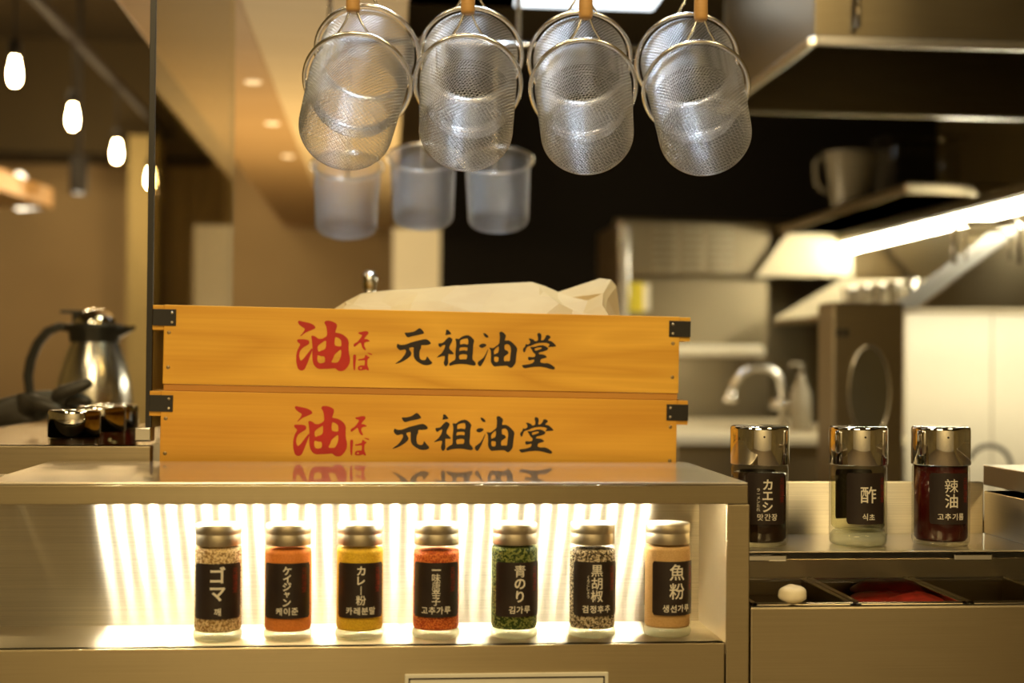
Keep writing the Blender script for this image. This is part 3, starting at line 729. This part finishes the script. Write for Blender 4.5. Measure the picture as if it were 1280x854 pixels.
def small_bottle(px, Y, pytop, lab, fill):
    p = P(px, pytop, Y); zbase = lzt-.060
    t = thing('sauce_bottle', lab, 'bottle', (p.x, Y, zbase), (0, 0, 0), g2); H = p.z-zbase
    MB().lathe([(BR*.85, 0), (BR*.97, .002), (BR, .006), (BR, H-.038), (BR*.97, H-.0355)], 48).build('glass_body', 'bottle_glass', t)
    MB().lathe([(.0001, .004), (BR*.93, .006), (BR*.93, H-.0380), (.0001, H-.0380)], 48).build('liquid', fill, t)
    MB().lathe([(BR*.97, H-.0365), (BR*1.03, H-.0355), (BR*1.03, H-.005), (BR*1.01, H-.002), (BR*.93, H), (.0001, H)], 56).build('chrome_cap', 'chrome', t)
small_bottle(93, 1.915, 512, 'chrome-capped bottle of dark sauce nearest the case, left of the glass screen', 'soy')
small_bottle(127, 2.06, 507, 'chrome-capped bottle of clear liquid, middle of the three left of the glass screen', 'vinegar')
small_bottle(145, 2.22, 505, 'chrome-capped bottle of dark red liquid, farthest of the three left of the glass screen', 'chili_oil')

# back counter with coffee jug
zc = PZ(545, 2.78, 100)
bc = thing('back_counter', 'steel counter on the left carrying the coffee jug', 'counter', (-1.0, 2.8, .0))
b = MB(); b.box(-2.2, P(178, 540, 2.4).x, 2.33, 3.25, .0, zc); local(b.build('counter_body', 'steel_top', None, .002), bc)
jp = P(117, 545, 2.78)
jg = thing('coffee_jug', 'stainless steel insulated coffee jug with black collar and curved handle', 'jug', (jp.x, 2.78, zc+.0005))
kx = 2.78/F   # metres per pixel at the jug
def jl(*a): return [(r*kx, z*kx) for r, z in a]
MB().lathe(jl((.1, 0), (38, 0), (43, 3), (46, 14), (46, 40), (44, 62), (39, 84), (33, 102), (28, 115)), 64).build('body', 'jug_steel' if 'jug_steel' in M else 'wire_steel', jg)
MB().lathe(jl((28, 113), (30, 116), (31, 126), (36, 132), (36, 135), (30, 137), (.1, 137)), 48).build('collar', 'black_plastic', jg)
b = MB(); b.add([(26*kx, -12*kx, 118*kx), (30*kx, -12*kx, 134*kx), (49*kx, 0, 135*kx), (48*kx, 0, 130*kx), (26*kx, 12*kx, 118*kx), (30*kx, 12*kx, 134*kx)],
     [(0, 3, 2, 1), (4, 5, 2, 3), (1, 2, 5), (0, 4, 3), (0, 1, 5, 4)]); b.build('spout', 'black_plastic', jg)
MB().lathe(jl((25, 136), (24, 142), (19, 149), (10, 154), (.1, 155)), 40).build('lid', 'chrome', jg)
MB().box(-41*kx, -8*kx, -7*kx, 7*kx, 149*kx, 153*kx).box(-27*kx, -20*kx, -4*kx, 4*kx, 137*kx, 150*kx).build('thumb_lever', 'black_plastic', jg, .002)
hp = [(-30, 131), (-42, 133), (-56, 127), (-68, 112), (-76, 92), (-79, 72), (-77, 55), (-72, 44), (-69, 40)]
MB().tube([(x*kx, 0, z*kx) for x, z in hp], [5*kx, 5.5*kx, 6*kx, 6*kx, 6*kx, 6*kx, 5.5*kx, 4.5*kx, 2*kx], 10).build('handle', 'black_plastic', jg)

# gloved arm reaching in from the left -----------------------------------------
def skin_obj(name, chains, mat, parent=None, sub=2):
    """chains: list of [(pos, radius)...]; first chain is the root; others start at an index of an existing vertex (int first item)"""
    vs = []; es = []; rad = []
    for ch in chains:
        prev = None
        for it in ch:
            if isinstance(it, int): prev = it; continue
            p, r = it; vs.append(p); rad.append(r)
            if prev is not None: es.append((prev, len(vs)-1))
            prev = len(vs)-1
    me = bpy.data.meshes.new(name); me.from_pydata([tuple(v) for v in vs], es, []); me.update()
    o = bpy.data.objects.new(name, me); C.objects.link(o); me.materials.append(M[mat])
    o.modifiers.new('skin', 'SKIN').use_smooth_shade = True
    lay = me.skin_vertices[0].data
    for i, r in enumerate(rad): lay[i].radius = (r, r) if not isinstance(r, tuple) else r
    lay[0].use_root = True
    s = o.modifiers.new('sub', 'SUBSURF'); s.levels = sub; s.render_levels = sub
    if parent: o.parent = parent
    return o
YH = 2.36
def H(px, py, dy=0): return P(px, py, YH+dy)
pr = [(H(22, 514, .01), .025), (H(-6, 519), .023), (H(-40, 524), .029), (H(-120, 528), .040), (H(-240, 530), .050)]
hand = skin_obj('person', [pr, [0, (H(46, 508, .010), (.031, .025)), (H(64, 504, .012), (.027, .020))],
   [6, (H(78, 491, -.012), .0125), (H(90, 487, -.014), .0115), (H(103, 482, -.014), .0105), (H(117, 477, -.012), .0085)],
   [6, (H(80, 500, .008), .0125), (H(94, 498, .010), .0115), (H(106, 500, .010), .0105), (H(115, 506, .008), .0085)],
   [6, (H(78, 509, .026), .0120), (H(92, 511, .030), .0110), (H(103, 516, .030), .0100), (H(110, 523, .028), .0080)],
   [6, (H(72, 517, .040), .0110), (H(84, 521, .044), .0100), (H(94, 527, .044), .0090), (H(99, 533, .042), .0075)],
   [0, (H(38, 503, -.026), .0140), (H(54, 505, -.038), .0120), (H(68, 511, -.042), .0110), (H(79, 517, -.042), .0085)],
  ], 'glove')
tag(hand, 'person out of frame, only a black-gloved hand and forearm reaching toward the coffee jug', 'person')

# ================================================================== RESTAURANT SHELL
YW = 8.0
def wall(name, x0, x1, y0, y1, z0, z1, mat): return struct(MB().box(x0, x1, y0, y1, z0, z1).build(name, mat))
wall('floor', -6, 6, -3.2, YW+1, -.1, 0, 'dark_floor')
XD = PX(548, YW)
wall('wall_back', -6, XD, YW, YW+.2, 0, 3.1, 'plaster_tan')
wall('wall_kitchen', XD, 6, YW-.0, YW+.2, 0, 3.1, 'black_wall')
wall('wall_left', -3.4, -3.2, -3.2, YW, 0, 3.1, 'plaster')
wall('wall_right', 3.2, 3.4, -3.2, YW, 0, 3.1, 'plaster')
wall('wall_front', -3.4, 3.4, -3.4, -3.2, 0, 3.1, 'cream_paint')
wall('ceiling', -3.4, 3.4, -3.4, YW, 3.0, 3.1, 'dark_ceiling')
# wooden bulkhead
zsf = CAMZ+.75
SX0 = -340*2.95/F; SX1 = -183*2.95/F
bk = thing('ceiling_bulkhead', 'pale wooden ceiling bulkhead with recessed spots running away above the glass screen', 'bulkhead', ((SX0+SX1)/2, 5.4, zsf))
b = MB(); b.box(SX0, SX1, 2.9, YW, zsf, 3.0); local(b.build('dark_panel', 'ceiling_wood', None, .004), bk)
b = MB(); b.box(SX1+.002, .045, 2.9, YW, zsf-.012, 3.0); local(b.build('pale_panel', 'pale_wood', None, .004), bk)
for px, py in ((316, 102), (340, 154), (360, 195)):
    d = ray(px, py); p = ORI+d*((zsf-CAMZ)/d.z)
    b = MB().lathe([(.0001, -.002), (.014, -.002), (.020, -.004), (.023, -.001), (.023, .0)], 24, (p.x, p.y, zsf)); 
    local(b.build('recessed_spot', 'spot_dim'), bk)
# dark beam and column at the far left
zbm = CAMZ+1.07
wall('trim_1', -3.2, SX0-.4, YW-.5, YW, zbm, 3.0, 'dark_ceiling')
xa, xb = PX(162, 7.4), PX(186, 7.4)
wall('trim_2', xa, xb+.05, 7.3, 7.5, 0, CAMZ+(452-180)/F*7.4, 'plaster')
# cream pillar
xa, xb = PX(490, 6.4), PX(548, 6.4)
wall('trim_3', xa, xb, 6.3, 6.5, 0, CAMZ+(452-288)/F*6.4, 'cream_paint')
# wood canopy at the far left with a lit wall above
cn = thing('wood_canopy', 'wooden canopy at the far left edge below a glowing sheet standing in for lit wall', 'canopy', (-2.0, 6.3, CAMZ+.62))
zc1 = CAMZ+(452-262)/F*6.2
b = MB(); b.extrude([(P(66, 262, 6.6).x, 6.6, zc1+.02), (P(66, 262, 6.6).x-1.2, 6.6, zc1+.02), (P(66, 262, 6.6).x-1.2, 5.2, zc1+.02), (P(66, 262, 6.6).x-.12, 5.2, zc1+.02)], (0, 0, .09)); local(b.build('board', 'ceiling_wood', None, .004), cn)
b = MB(); b.add([P(25, 215, 7.0), P(64, 258, 7.0), P(22, 262, 7.0), P(-20, 235, 7.0)]+[Vector(q)+Vector((0, .03, 0)) for q in (P(25, 215, 7.0), P(64, 258, 7.0), P(22, 262, 7.0), P(-20, 235, 7.0))], [(0, 1, 2, 3), (7, 6, 5, 4), (0, 4, 5, 1), (1, 5, 6, 2), (2, 6, 7, 3), (3, 7, 4, 0)])
local(b.build('lit_wall_patch', 'lens_patch_glow'), cn)  # emissive sheet standing for the patch of lamplight on the wall
# pendant bulbs in one line + track
BX = -1.10; trz = CAMZ+1.12
tk = MB().box(BX-.015, BX+.015, 3.6, 7.4, trz, trz+.03).build('light_track', 'black_matte', None, .003); tag(tk, 'black ceiling track carrying the row of pendant bulbs', 'light track')
bt_lab = ['glowing pendant bulb nearest the camera, upper left', 'glowing pendant bulb, second in the line at left', 'glowing pendant bulb, third in the line, right of the dark spotlight', 'glowing pendant bulb farthest away, just by the dark edge of the glass screen']
for i, Yb in enumerate((4.33, 5.12, 5.95, 6.8)):
    t = thing('pendant_bulb', bt_lab[i], 'lamp', (BX, Yb, CAMZ+.81), group='pendant bulbs along the track')
    MB().lathe([(.0001, 0), (.009, .002), (.015, .010), (.0185, .028), (.0180, .048), (.014, .066), (.011, .080), (.011, .088)], 24).build('bulb', 'bulb_glow', t)
    MB().lathe([(.0001, .086), (.019, .087), (.020, .092), (.020, .130), (.012, .140), (.0001, .141)], 20).build('socket', 'black_matte', t)
    MB().tube([(0, 0, .14), (0, 0, trz-CAMZ-.81)], .004, 8).build('cord', 'black_matte', t)
    l = bpy.data.lights.new('bulb_light', 'POINT'); l.energy = 6; l.color = (1, .70, .36); l.shadow_soft_size = .03
    lo = bpy.data.objects.new('bulb_light', l); C.objects.link(lo); lo.location = (BX, Yb, CAMZ+.79)
t = thing('track_spotlight', 'black cylinder spotlight with a lit lower face between the pendant bulbs', 'spotlight', P(98, 242, 6.5))
k2 = 6.5/F
MB().lathe([(10*k2, 0), (11*k2, 2*k2), (11*k2, 46*k2), (.0001, 48*k2)], 24).build('body', 'black_matte', t)
MB().lathe([(.0001, 1*k2), (9.5*k2, 1.5*k2), (.0001, 3*k2)], 20).build('lens', 'lens_patch_glow', t)
MB().tube([(0, 0, 47*k2), (0, 0, 3.0-P(98, 242, 6.5).z)], .012, 8).build('stem', 'black_matte', t)

# small chrome knob on the cloche behind the boxes
kp = P(462, 352, 2.5); kb = 2.5/F
t = thing('chrome_stopper', 'small rounded chrome stopper rising behind the wooden boxes', 'stopper', (kp.x, 2.5, kp.z-.22))
MB().lathe([(.0001, .22+14*kb), (5*kb, .22+13*kb), (9*kb, .22+8*kb), (9.5*kb, .22), (8*kb, .22-8*kb), (7*kb, .22-14*kb), (10*kb, .22-20*kb), (40*kb, .06), (45*kb, .002), (.0001, 0)], 28).build('dome', 'chrome', t)
b = MB(); b.box(-.28, .35, 2.30, 2.62, .0, kp.z-.2205); tag(b.build('prep_table', 'steel_dull', None, .002), 'steel prep table hidden behind the wooden boxes', 'table')

# ================================================================== KITCHEN ON THE RIGHT
# upper exhaust hood
hz = CAMZ+.605; hx = .80; hy0, hy1 = 2.6, 3.32
hd = thing('exhaust_hood', 'large dark stainless exhaust hood at the upper right with a bright lower rim', 'exhaust hood', (1.8, 2.95, hz))
b = MB(); tk_ = .012
b.box(hx, 3.1, hy0, hy0+tk_, hz, hz+.30); b.box(hx, 3.1, hy1-tk_, hy1, hz, hz+.30); b.box(hx, hx+tk_, hy0+tk_, hy1-tk_, hz, hz+.30); b.box(hx, 3.1, hy0, hy1, hz+.30, hz+.312)
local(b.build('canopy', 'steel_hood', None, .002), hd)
b = MB(); b.box(hx-.004, 3.1, hy0-.012, hy0+.002, hz-.006, hz+.012); b.box(hx-.012, hx+.004, hy0, hy1, hz-.006, hz+.012); b.box(hx-.004, 3.1, hy1-.006, hy1+.010, hz-.006, hz+.012)
local(b.build('rim', 'wire_steel', None, .002), hd)
b = MB(); b.box(hx+.01, 3.0, hy0+.05, hy0+.6, hz+.312, 3.0); local(b.build('duct', 'steel_hood', None, .004), hd)
b = MB(); b.tube([P(1072, 34, 2.585), P(1075, -60, 2.585)], .006, 8); local(b.build('hood_highlight', 'chrome'), hd)  # chrome tube standing in for a vertical highlight on the hood front
# lit lower hood / wall shelf
sx = 1.5; sz = CAMZ+.50; sy0, sy1 = 3.98, 5.30
lh = thing('lit_wall_hood', 'lower steel hood with a bright fluorescent tube underneath at the right', 'hood', (2.0, 4.6, sz))
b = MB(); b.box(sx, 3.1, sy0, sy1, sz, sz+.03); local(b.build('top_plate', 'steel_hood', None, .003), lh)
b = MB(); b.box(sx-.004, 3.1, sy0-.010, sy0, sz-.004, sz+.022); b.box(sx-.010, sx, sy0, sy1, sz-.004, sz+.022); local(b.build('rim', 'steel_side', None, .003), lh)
q = [P(945, 345, 5.30), P(988, 288, 5.30), P(1066, 290, 5.30), P(1066, 346, 5.30)]
b = MB(); b.extrude(q, (0, .01, 0)); local(b.build('end_reflector', 'cream_paint'), lh)
b = MB(); b.extrude([P(1067, 275, 5.32), P(1500, 275, 5.32), P(1500, 400, 5.32), P(1067, 400, 5.32)], (0, .02, 0)); local(b.build('end_wall', 'steel_side'), lh)
tx = 1.75; tz = CAMZ+.445
b = MB(); b.tube([(tx, 3.4, tz), (tx, 5.28, tz)], .019, 12); local(b.build('tube_lamp', 'tube_glow'), lh)
b = MB(); b.box(tx-.03, tx+.05, 3.4, 5.29, tz+.019, sz); local(b.build('lamp_housing', 'steel_hood', None, .002), lh)
b = MB(); b.extrude([(tx+.12, 3.4, sz), (tx+.12, 5.29, sz), (tx+.30, 5.29, CAMZ+.30), (tx+.30, 3.4, CAMZ+.30)], (.01, 0, 0)); local(b.build('side_baffle', 'steel_dull'), lh)
# rear rim bar at y~130 is the hood's; pitcher on the lit hood
pt = thing('measuring_pitcher', 'translucent plastic measuring pitcher standing on the lit hood', 'pitcher', (0, 0, 0))
k3 = 4.75/F*.88; pb = P(1062, 252, 4.75); pt.location = (pb.x, 4.75, sz+.030)
pt.location = (max(pb.x, sx+.03), 4.75, sz+.0305)
MB().lathe([(.0001, 0), (23*k3, 0), (25*k3, 3*k3), (37*k3, 80*k3), (39*k3, 84*k3), (37*k3, 84*k3), (23.5*k3, 4*k3), (.0001, 3*k3)], 32).build('body', 'pitcher_plastic', pt)
MB().tube([(-35*k3, 0, 74*k3), (-46*k3, 0, 76*k3), (-52*k3, 0, 66*k3), (-50*k3, 0, 40*k3), (-42*k3, 0, 30*k3), (-29*k3, 0, 26*k3)], 3.6*k3, 8).build('handle', 'pitcher_plastic', pt)
# clear container left of pitcher's right side
ct = thing('clear_tub', 'tall clear plastic tub beside the measuring pitcher on the lit hood', 'tub', (P(1140, 230, 4.5).x, 4.5, sz+.0305))
MB().box(-.10, .14, -.09, .09, 0, .20).build('tub_body', 'acrylic', ct, .02, 4)
MB().box(-.11, .15, -.10, .10, .2003, .212).build('lid', 'acrylic', ct, .004)

# lower shelf with row of steel cups
lsz = CAMZ+(452-398)/F*4.4
ls = thing('steel_shelf', 'sloping steel wall shelf holding a row of steel cups under the tube lamp', 'shelf', (1.7, 4.3, lsz))
c0, c1, c2, c3 = P(966, 400, 4.9), P(1052, 350, 4.9), P(1160, 332, 4.0), P(1148, 384, 4.0)
b = MB(); b.extrude([c0, c3, (c3.x+1.2, 4.0, c3.z), (c3.x+1.2, 4.9, c0.z)], (0, 0, -.015)); local(b.build('shelf_plate', 'steel_dull', None, .002), ls)
b = MB(); b.extrude([c0, c1, (c1.x+1.3, 4.9, c1.z+.02), (c1.x+1.3, 4.9, c0.z)], (0, .012, 0)); local(b.build('back_plate', 'cream_paint'), ls)
for k, px in enumerate((1062, 1080, 1099, 1119, 1141)):
    Yc = 4.80-.14*k; pz = P(px, 380, Yc); zz = c0.z+(4.9-Yc)/.9*(c3.z-c0.z)+.0005
    t = thing('steel_cup', ['first', 'second', 'third', 'fourth', 'fifth'][k]+' steel cup from the left in the row under the tube lamp', 'cup', (pz.x, Yc, zz), (0, 0, 0), 'steel cups on the sloping shelf')
    kk = Yc/F
    MB().lathe([(.0001, 0), (8*kk, 0), (8.5*kk, 2*kk), (10*kk, 38*kk), (11*kk, 41*kk), (9.5*kk, 41*kk), (8*kk, 4*kk), (.0001, 3*kk)], 24).build('body', 'chrome', t)
    MB().tube([(9*kk, 0, 34*kk), (15*kk, 0, 32*kk), (15*kk, 0, 14*kk), (8.6*kk, 0, 10*kk)], 1.2*kk, 6).build('handle', 'chrome', t)
# slanted side of the near fryer hood
fh = thing('fryer_hood', 'brown-grey slanted steel hood side above the white wall at right', 'hood', (1.9, 3.5, CAMZ+.2))
b = MB(); b.extrude([P(1146, 385, 3.6), P(1290, 278, 3.6), P(1500, 278, 3.6), P(1500, 385, 3.6)], (0, .25, 0)); local(b.build('side_panel', 'steel_dull', None, .004), fh)
# wire basket hanging in front of it
wb = thing('fry_basket', 'steel wire frame hanging by the slanted hood at the right edge', 'basket', P(1232, 300, 3.5))
def fr(x0, y0, x1, y1, r): return [P(x0, y1, 3.5), P(x0, y0+r, 3.5), P(x0+r*.3, y0+r*.3, 3.5), P(x0+r, y0, 3.5), P(x1-r, y0, 3.5), P(x1-r*.3, y0+r*.3, 3.5), P(x1, y0+r, 3.5), P(x1, y1, 3.5)]
b = MB(); b.tube(fr(1193, 278, 1274, 330, 9), .007, 8); local(b.build('frame', 'wire_steel'), wb)
b = MB(); b.tube(fr(1207, 290, 1262, 326, 6), .004, 8); local(b.build('inner_frame', 'wire_steel'), wb)
# white wall at right
wl = MB().box(PX(1132, 4.1), 3.1, 4.1, 4.14, .9, PZ(384, 4.1, 1200)).build('wall_tile_panel', 'white_tile', None, .002); tag(wl, 'bright off-white wall panel lit by the tube lamp behind the chili oil bottle', 'wall panel')
xj = P(1240, 480, 4.099).x; wj = MB().box(xj-.002, xj+.002, 4.0985, 4.1, .9, PZ(384, 4.1, 1200)).build('joint', 'hard_plastic', wl)
hs = MB().tube([P(1212, 575, 3.9)]+[P(1237+27*math.cos(a), 584-27*math.sin(a), 3.9) for a in [PI*.85-PI*i/14 for i in range(15)]]+[P(1262, 640, 3.9), (P(1264, 700, 3.9).x, 3.9, .01)], .007, 8).build('rubber_hose', 'rubber_hose'); tag(hs, 'curved black rubber hose in front of the off-white wall panel', 'hose')
# tall steel door column with porthole
ov = thing('dishwasher', 'tall brown steel appliance with a dark oval window behind the vinegar bottle', 'dishwasher', (1.15, 3.4, .9))
xa, xb = PX(1041, 3.3), PX(1130, 3.3); zt = PZ(378, 3.3, 1085)
b = MB(); b.box(xa, xb, 3.3, 3.42, .9, zt); local(b.build('door', 'steel_dull', None, .006), ov)
cw = P(1086, 490, 3.3); kw = 3.3/F
b = MB().lathe([(.001, .0), (1, .0)], 48, mat=Matrix.Translation((cw.x, 3.2985, cw.z)) @ Matrix.Diagonal((26*kw, 1, 58*kw, 1)) @ Matrix.Rotation(PI/2, 4, 'X')); local(b.build('oval_window', 'oven_window'), ov)
b = MB(); b.tube([(cw.x+27*kw*math.cos(a), 3.297, cw.z+59*kw*math.sin(a)) for a in [2*PI*i/48 for i in range(48)]], 2*kw, 8, True); local(b.build('window_trim', 'wire_steel'), ov)
b = MB(); 
for px in (1045, 1054): b.box(P(px, 415, 3.3).x, P(px+6, 415, 3.3).x, 3.296, 3.3, P(px, 421, 3.3).z, P(px, 411, 3.3).z)
local(b.build('control_button', 'black_plastic', None, .001), ov)
# steel back wall, fridge with louvres
bw = MB().box(PX(768, 6.0), PX(1075, 6.0), 6.0, 6.04, .0, PZ(275, 6.0, 900)).build('steel_backsplash', 'steel_dull', None, .004); tag(bw, 'dull stainless steel wall panel behind the sink', 'wall panel')
fg = thing('refrigerator', 'tall steel refrigerator with louvred panels right of the dark opening', 'refrigerator', (PX(830, 5.4), 5.6, 0))
xa, xb = PX(772, 5.4), PX(962, 5.4)
b = MB(); b.box(xa, xb, 5.4, 5.95, 0, PZ(345, 5.4, 800)); local(b.build('body', 'steel_dull', None, .01), fg)
b = MB(); b.box(xa, xb, 5.38, 5.95, PZ(345, 5.4, 800)+.002, PZ(276, 5.4, 800)); local(b.build('louvre_housing', 'steel_dull', None, .01), fg)
for (q0, q1) in ((815, 845), (853, 878), (885, 915)):
    b = MB()
    for j in range(7):
        zz = PZ(341-j*9, 5.37, 850); b.box(PX(q0, 5.37), PX(q1, 5.37), 5.365, 5.379, zz, zz+.012)
    local(b.build('louvre', 'cream_dim' if 'cream_dim' in M else 'steel_side', None, .002), fg)
b = MB(); b.box(PX(774, 5.36), PX(785, 5.36), 5.35, 5.378, PZ(400, 5.36, 780), PZ(282, 5.36, 780)); local(b.build('door_handle', 'wire_steel', None, .004), fg)
b = MB(); b.box(PX(784, 5.39), PX(804, 5.39), 5.393, 5.3995, PZ(390, 5.39, 790), PZ(353, 5.39, 790)); local(b.build('yellow_notice', 'yellow_card'), fg)
b = MB(); b.box(PX(804, 5.39), PX(812, 5.39), 5.393, 5.3995, PZ(388, 5.39, 790), PZ(355, 5.39, 790)); local(b.build('white_notice', 'white_card'), fg)
b = MB(); b.box(PX(815, 5.30), PX(958, 5.30), 5.30, 5.40, PZ(446, 5.30, 900), PZ(431, 5.30, 900)); rl = b.build('highlight_strip', 'white_card', None, .02, ); tag(rl, 'white strip painting a highlight on the steel wall behind the right ends of the wooden boxes', 'rail')  # pale strip painted in as the soft highlight on the steel wall
# sink counter
sk = thing('sink_counter', 'steel sink counter in the blurred background right of the boxes', 'counter', (1.1, 4.4, 0))
zsk = PZ(552, 4.2, 950)
b = MB(); b.box(PX(846, 4.0), PX(1130, 4.0), 4.0, 5.2, 0, zsk); local(b.build('counter_body', 'steel_dull', None, .006), sk)
b = MB(); b.box(PX(842, 4.0), PX(1130, 4.0), 3.97, 5.2, zsk+.0003, zsk+.030); local(b.build('counter_top', 'cream_paint', None, .006), sk)
zsk += .030
fc = thing('faucet', 'curved steel faucet over the sink counter in the background', 'faucet', P(978, 540, 4.3)); fc.location.z = zsk+.0005
f0 = [P(978, 545, 4.3), P(979, 490, 4.3), P(974, 470, 4.3), P(960, 460, 4.3), P(942, 459, 4.3), P(926, 467, 4.3), P(917, 482, 4.3), P(914, 496, 4.3)]
f0[0].z = zsk+.001
b = MB(); b.tube(f0, .012, 10); local(b.build('spout', 'wire_steel'), fc)
b = MB(); b.tube([P(914, 490, 4.3), P(913, 503, 4.3)], [.016, .02], 12); local(b.build('spray_head', 'chrome'), fc)
b = MB(); b.tube([P(964, 505, 4.3), P(996, 505, 4.3)], .017, 12); local(b.build('valve', 'chrome'), fc)
so = thing('soap_bottle', 'pale pump bottle standing beside the background faucet', 'bottle', (P(1001, 540, 4.25).x, 4.25, zsk+.0005)); k4 = 4.25/F
MB().lathe([(.0001, 0), (13*k4, 0), (14*k4, 4*k4), (13*k4, 48*k4), (6*k4, 62*k4), (5*k4, 72*k4), (.0001, 72*k4)], 24).build('body', 'hard_plastic', so)
MB().tube([(0, 0, 72*k4), (0, 0, 84*k4), (-12*k4, 0, 86*k4), (-14*k4, 0, 80*k4)], 2.4*k4, 8).build('pump', 'hard_plastic', so)
lf = MB()
for k in range(4):
    x = P(1030+k*3, 540, 4.1).x; lf.tube([(x, 4.12, zsk+.001), (x+.004, 4.12, zsk+.10), (x+.006*(k-1), 4.12, zsk+.23+.01*k)], [.006, .005, .001], 6)
tag(lf.build('green_onion', 'leaf'), 'green onion stalks standing on the background sink counter', 'green onion')
# fluorescent ceiling fixture and post behind the strainers
cf = thing('ceiling_light', 'cool white fluorescent fixture at the top edge behind the strainers', 'ceiling light', (.3, 3.4, 2.18))
b = MB(); b.box(P(648, 2, 3.4).x, P(825, 2, 3.4).x, 3.38, 3.50, P(700, -3, 3.4).z, P(700, -14, 3.4).z); local(b.build('diffuser', 'panel_glow'), cf)
b = MB(); b.box(P(500, 8, 3.4).x, P(830, 8, 3.4).x, 3.40, 3.60, P(700, -14.5, 3.4).z, P(700, -36, 3.4).z); local(b.build('housing', 'steel_side', None, .004), cf)
for px in (540, 800):
    b = MB(); b.tube([(P(px, -20, 3.5).x, 3.5, P(px, -28, 3.5).z), (P(px, -20, 3.5).x, 3.5, 3.0)], .008, 8); local(b.build('hanger', 'dark_metal'), cf)

# ================================================================== LIGHT
def area(name, loc, target, size, energy, color, sy=None):
    l = bpy.data.lights.new(name, 'AREA'); l.energy = energy; l.color = color; l.size = size
    if sy: l.shape = 'RECTANGLE'; l.size_y = sy
    o = bpy.data.objects.new(name, l); C.objects.link(o); o.location = loc
    o.rotation_euler = (Vector(target)-Vector(loc)).to_track_quat('-Z', 'Y').to_euler(); return o
WARM = (1.0, .755, .38)
area('hall_lamp', (-.3, -.2, 2.85), (0, 1.8, 1.25), .8, 28, WARM)
area('hall_lamp', (-1.2, .6, 2.9), (-.4, 1.8, 1.2), .3, 10, WARM)
area('hall_lamp', (1.2, .5, 2.9), (.6, 1.7, 1.2), .4, 12, WARM)
area('strainer_lamp', (.35, 2.1, 2.9), (.1, 1.8, 1.7), .35, 24, (.68, .82, 1.0))
area('counter_lamp', (-.05, 2.0, 2.7), (-.05, 1.95, 1.3), .3, 3.5, (1, .86, .60))
area('kitchen_lamp', (.5, 4.4, 2.9), (.9, 4.8, 1.0), .8, 7, (1, .80, .50))
area('dining_lamp', (-1.5, 5.6, 2.9), (-1.2, 6.2, .8), 1.2, 30, (1, .76, .42))
area('bulkhead_fill', (-.25, 4.6, .9), (-.25, 4.9, 3), 1.0, 26, (1, .78, .45))  # added upward fill brightening the wooden bulkhead, no fixture modelled
area('front_wall_fill', (0, -1.4, 2.9), (0, -3.2, 1.4), 1.6, 90, WARM)  # added wash on the unseen front wall, brightens chrome reflections
area('tile_panel_fill', (1.95, 3.72, 1.47), (1.95, 4.1, 1.25), 1.2, 3.6, (1, .88, .60), .08)  # added hidden strip light to brighten the white wall panel
w = bpy.data.worlds.new('world'); bpy.context.scene.world = w; w.use_nodes = True
w.node_tree.nodes['Background'].inputs[0].default_value = (1, .74, .42, 1); w.node_tree.nodes['Background'].inputs[1].default_value = .15
sc = bpy.context.scene
sc.view_settings.view_transform = 'Standard'; sc.view_settings.look = 'None'; sc.view_settings.exposure = 0.35; sc.view_settings.gamma = 1
sc.view_settings.use_curve_mapping = False
sc.cycles.max_bounces = 10; sc.cycles.transparent_max_bounces = 24; sc.cycles.use_denoising = True; sc.cycles.denoising_prefilter = 'ACCURATE'
bpy.context.view_layer.update()
